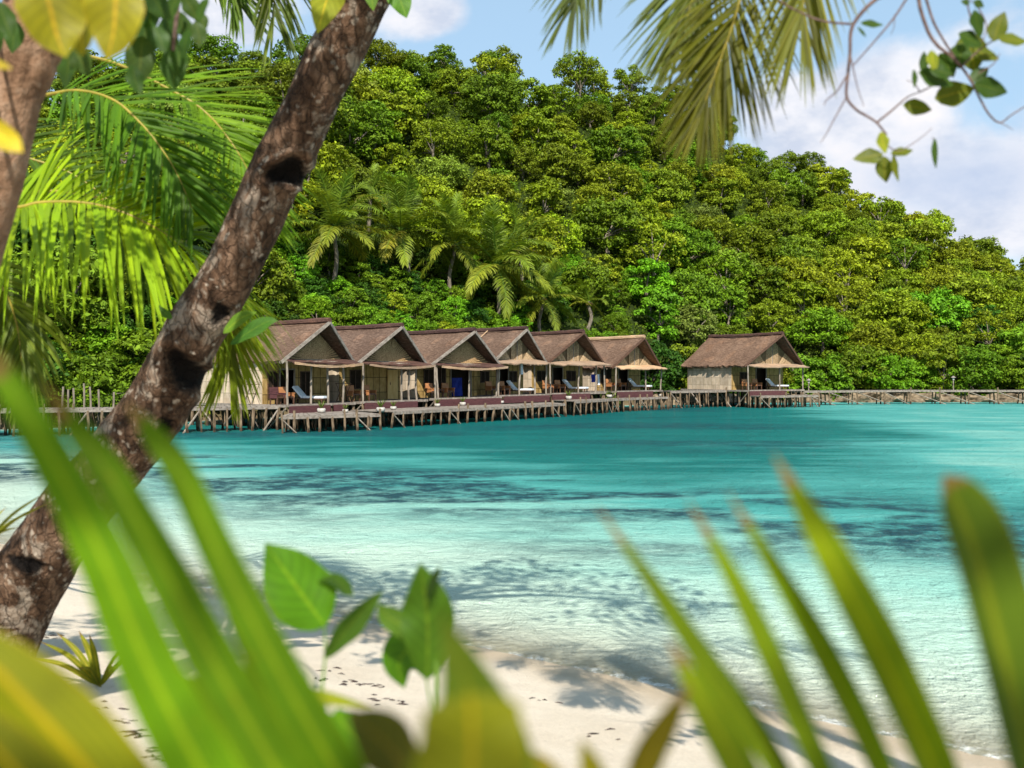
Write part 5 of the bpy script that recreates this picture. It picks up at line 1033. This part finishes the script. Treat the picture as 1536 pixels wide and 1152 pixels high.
cl([(900, 1240), (890, 1170), (872, 1110)], 46, .9, (.2, -.9, .3), (.17, .16, .006), 13)
cl([(850, 1260), (790, 1180), (740, 1130)], 110, .9, (.0, -.8, .6), (.15, .13, .005), 14)
mb = MB()
for pts in ([(487, 940, 2.27), (488, 985, 2.24), (485, 1060, 2.15), (520, 1200, 1.95)], [(640, 1020, 2.11), (650, 1100, 2.02), (640, 1250, 1.89)], [(655, 950, 2.21), (650, 1010, 2.13), (652, 1090, 2.02)], [(690, 1260, .95), (680, 1350, 1.3), (640, 1600, 1.49)], [(700, 1330, .72), (690, 1420, .9), (640, 1700, 1.49)], [(640, 1200, .95), (660, 1300, 1.3), (640, 1600, 1.49)], [(360, 1036, 1.69), (300, 1080, 1.76), (430, 1400, 1.62)], [(900, 1240, .9), (850, 1400, 1.3), (660, 1900, 1.53)], [(850, 1260, .9), (820, 1400, 1.3), (660, 1900, 1.53)], [(560, 1150, 1.69), (570, 1250, 1.69), (560, 1600, 1.62)]):
    mb.tube(smooth_path([P(*p) for p in pts]+[base+np.array([0, 0, -.02])], 16), np.linspace(.0022, .005, 16), 5)
shift(mb, base).build('stem', M['stem'], r)
# -- palm seedlings on the sand by the leaning trunk
for (bx, by), lvs, lab in [((150, 1030), [(60, 962, 9), (84, 948, 9), (118, 946, 10), (134, 952, 10), (120, 1002, 9), (196, 962, 9), (215, 975, 9), (178, 1000, 7), (40, 985, 8)], 'small palm seedling with narrow leaves sprouting from the sand by the trunk'), ((-40, 850), [(70, 738, 9), (60, 762, 8), (78, 752, 8), (30, 790, 7), (10, 760, 7)], 'pale narrow leaves of a seedling at the left edge before the trunk')]:
    g = on_ground(bx, by) if by > 900 else P(bx, by, 6.2); 
    if by < 900: g = np.array([g[0], g[1], float(ground_z(np.array(g[0]), np.array(g[1])))])
    r = thing('palm_seedling', lab, 'seedling', g); Ys = g[1]; src = P(bx, by, Ys) if by > 900 else P(bx, by-10, Ys)
    mb = MB(); mb.tube([g-np.array([0, 0, .05]), src+np.array([0, 0, .03])], .012, 6); shift(mb, g).build('stem', M['rachis'], r)
    for k, (x, y, w) in enumerate(lvs):
        mb = MB(); tip = P(x, y, Ys+random.uniform(-.25, .1)); m_ = (src+tip)/2+np.array([0, 0, .05]); blade(mb, smooth_path([src, m_, tip], 10), lance(w/2/F*Ys), np.array([0, -.7, .7]), .3, 4); o = shift(mb, g).build('leaf', M['blade'], r, True); o.color = (.20, .22, .02, 1)
# -- fallen brown frond and scattered dry seaweed along the tide line
mb = MB(); rl = random.Random(21)
for px, py, n, sp in [(180, 1082, 5, 10), (192, 1098, 6, 9), (205, 1106, 6, 9), (220, 1128, 4, 12), (240, 1142, 8, 12), (160, 1062, 4, 14), (484, 1021, 5, 6), (520, 1026, 6, 8), (540, 1026, 5, 7), (566, 1031, 4, 7), (600, 1056, 6, 14), (75, 955, 6, 8), (215, 870, 5, 14), (262, 918, 5, 10), (500, 1010, 4, 16), (560, 1050, 6, 20), (250, 1100, 6, 30), (330, 1060, 8, 40), (820, 1060, 4, 30), (900, 1110, 4, 30)]:
    for _ in range(n):
        g = on_ground(px+rl.gauss(0, sp), py+rl.gauss(0, sp*.25)); L = rl.uniform(.008, .05); a = rl.uniform(-.5, .5); d = np.array([math.cos(a), math.sin(a), 0])*L
        mb.tube([g-d+np.array([0, 0, .004]), g+np.array([0, rl.uniform(-.015, .015), .007]), g+d+np.array([0, 0, .004])], [.002, rl.uniform(.003, .009), .002], 5)
tag(mb.build('seaweed_debris', M['debris']), kind='stuff')

base = np.array([-1.9, -4.6, 1.35]); r = thing('added_shade_tree', 'unseen tree added behind the viewpoint to dapple the near leaves', 'tree', base)  # out-of-view tree added to throw dappled shade on the near leaves
big_trunk('trunk', [base-np.array([0, 0, .4]), np.array([-1.7, -4.4, 3.0]), np.array([-1.1, -4.0, 4.8]), np.array([-.4, -3.0, 6.2])], [.22, .18, .14, .08], M['bark_left'], r, base, 24, 60, [], .06)
V, Fq, cc, rc = crown_arrays(79, 2.6, 1.9, 1.2, 17, 1100, .11, (.2, .32), -.7); o = finish('crown', quad_mesh('crown', V+np.array([-.1, -2.7, 6.3])-base, Fq), M['leaf_near'], r, False); o.color = (.06, .12, .012, 1)

# ================================================================== LIGHT, SKY, CAMERA
SD = nrm([.05, -.70, .70]); el = math.asin(SD[2]); rot = math.atan2(SD[0], SD[1])
w = bpy.data.worlds.new('World'); scene.world = w; w.use_nodes = True; nt = w.node_tree; nt.nodes.clear()
out = nt.nodes.new('ShaderNodeOutputWorld'); bg = nt.nodes.new('ShaderNodeBackground'); sky = nt.nodes.new('ShaderNodeTexSky'); sky.sky_type = 'NISHITA'; sky.sun_disc = False; sky.sun_elevation = el; sky.sun_rotation = rot; sky.air_density = 1.0; sky.dust_density = .6; sky.ozone_density = 1.2
tc = nt.nodes.new('ShaderNodeTexCoord'); D_ = tc.outputs['Generated']
def vm(op, a, b): 
    n = nt.nodes.new('ShaderNodeVectorMath'); n.operation = op
    for i, x in enumerate((a, b)):
        if isinstance(x, tuple): n.inputs[i].default_value = x
        else: nt.links.new(x, n.inputs[i])
    return n
mpn = nt.nodes.new('ShaderNodeMapping'); mpn.inputs['Scale'].default_value = (1, 1, 1.7); nt.links.new(D_, mpn.inputs[0])
n1 = N(nt, 'ShaderNodeTexNoise', Scale=5.5, Detail=7, Roughness=.55, Distortion=.3); nt.links.new(mpn.outputs[0], n1.inputs['Vector'])
cl_ = math_(nt, 'MULTIPLY', math_(nt, 'SUBTRACT', n1.outputs['Fac'], .5), 1.15); grey = None
for px, py, sx, sy, amp in [(1215, 205, 120, 75, .66), (1320, 200, 75, 70, .70), (1180, 150, 80, 40, .25), (1450, 272, 150, 50, .50), (1420, 60, 150, 60, .18), (1500, 345, 160, 30, .45), (640, 20, 70, 40, .62), (330, 20, 120, 60, .4), (1040, 90, 60, 60, .12), (1700, 200, 200, 150, .6), (0, -100, 300, 100, .5)]:
    d = nrm([(px-HX)/F, 1, (HY-py)/F]); df = vm('SUBTRACT', D_, tuple(d)); dv = vm('DIVIDE', df.outputs[0], (sx/F, 1.0, sy/F)); L = nt.nodes.new('ShaderNodeVectorMath'); L.operation = 'LENGTH'; nt.links.new(dv.outputs[0], L.inputs[0])
    g = math_(nt, 'MULTIPLY', math_(nt, 'POWER', 2.718, math_(nt, 'MULTIPLY', math_(nt, 'POWER', L.outputs['Value'], 2.0), -1.0)), amp); cl_ = math_(nt, 'ADD', cl_, g)
    if px in (1450,): grey = g
mask = ramp(nt, cl_, [(.20, 0.0), (.48, .92), (.7, 1.0)]); mask.node.color_ramp.interpolation = 'EASE'
n2 = N(nt, 'ShaderNodeTexNoise', Scale=9.0, Detail=5, Roughness=.6); nt.links.new(mpn.outputs[0], n2.inputs['Vector'])
ccol = ramp(nt, n2.outputs['Fac'], [(.36, (5.0, 5.5, 6.6)), (.50, (7.0, 7.1, 7.6)), (.62, (8.0, 7.7, 7.8))])
ccol = mixc(nt, math_(nt, 'MULTIPLY', grey, 1.35, True), ccol, (4.0, 4.9, 6.6))
skyc = mixc(nt, 1.0, sky.outputs[0], (1.0, 1.0, 1.0), 'MULTIPLY')
veil = mixc(nt, .55, skyc, (4.6, 6.8, 8.8))
fin = mixc(nt, mask, veil, ccol)
nt.links.new(fin, bg.inputs[0]); bg.inputs[1].default_value = .078; nt.links.new(bg.outputs[0], out.inputs[0])
sl_ = bpy.data.lights.new('sun', 'SUN'); sl_.energy = 4.8; sl_.angle = math.radians(.53); sl_.color = (1.0, .95, .86); so = bpy.data.objects.new('sun', sl_); COL.objects.link(so); so.rotation_euler = Vector(SD).to_track_quat('Z', 'Y').to_euler()
cam = bpy.data.cameras.new('camera'); co = bpy.data.objects.new('camera', cam); COL.objects.link(co); co.location = (0, 0, CZ); co.rotation_euler = (math.pi/2, 0, 0)
cam.sensor_width = 36; cam.lens = 36; cam.shift_x = 0; cam.shift_y = -(576-HY)/1536; cam.clip_start = .05; cam.clip_end = 3000
cam.dof.use_dof = True; cam.dof.focus_distance = 60; cam.dof.aperture_fstop = 2.2; scene.camera = co
vs = scene.view_settings; vs.view_transform = 'Standard'; vs.look = 'None'; vs.exposure = 0.75; vs.gamma = 1; vs.use_curve_mapping = False
cy = scene.cycles; cy.max_bounces = 7; cy.diffuse_bounces = 2; cy.glossy_bounces = 3; cy.transmission_bounces = 4; cy.transparent_max_bounces = 8; cy.use_denoising = True; cy.caustics_reflective = False; cy.caustics_refractive = False; cy.sample_clamp_indirect = 6
try: cy.denoiser = 'OPENIMAGEDENOISE'; cy.denoising_input_passes = 'RGB_ALBEDO_NORMAL'
except Exception: pass
cy.use_adaptive_sampling = True; cy.adaptive_threshold = .01
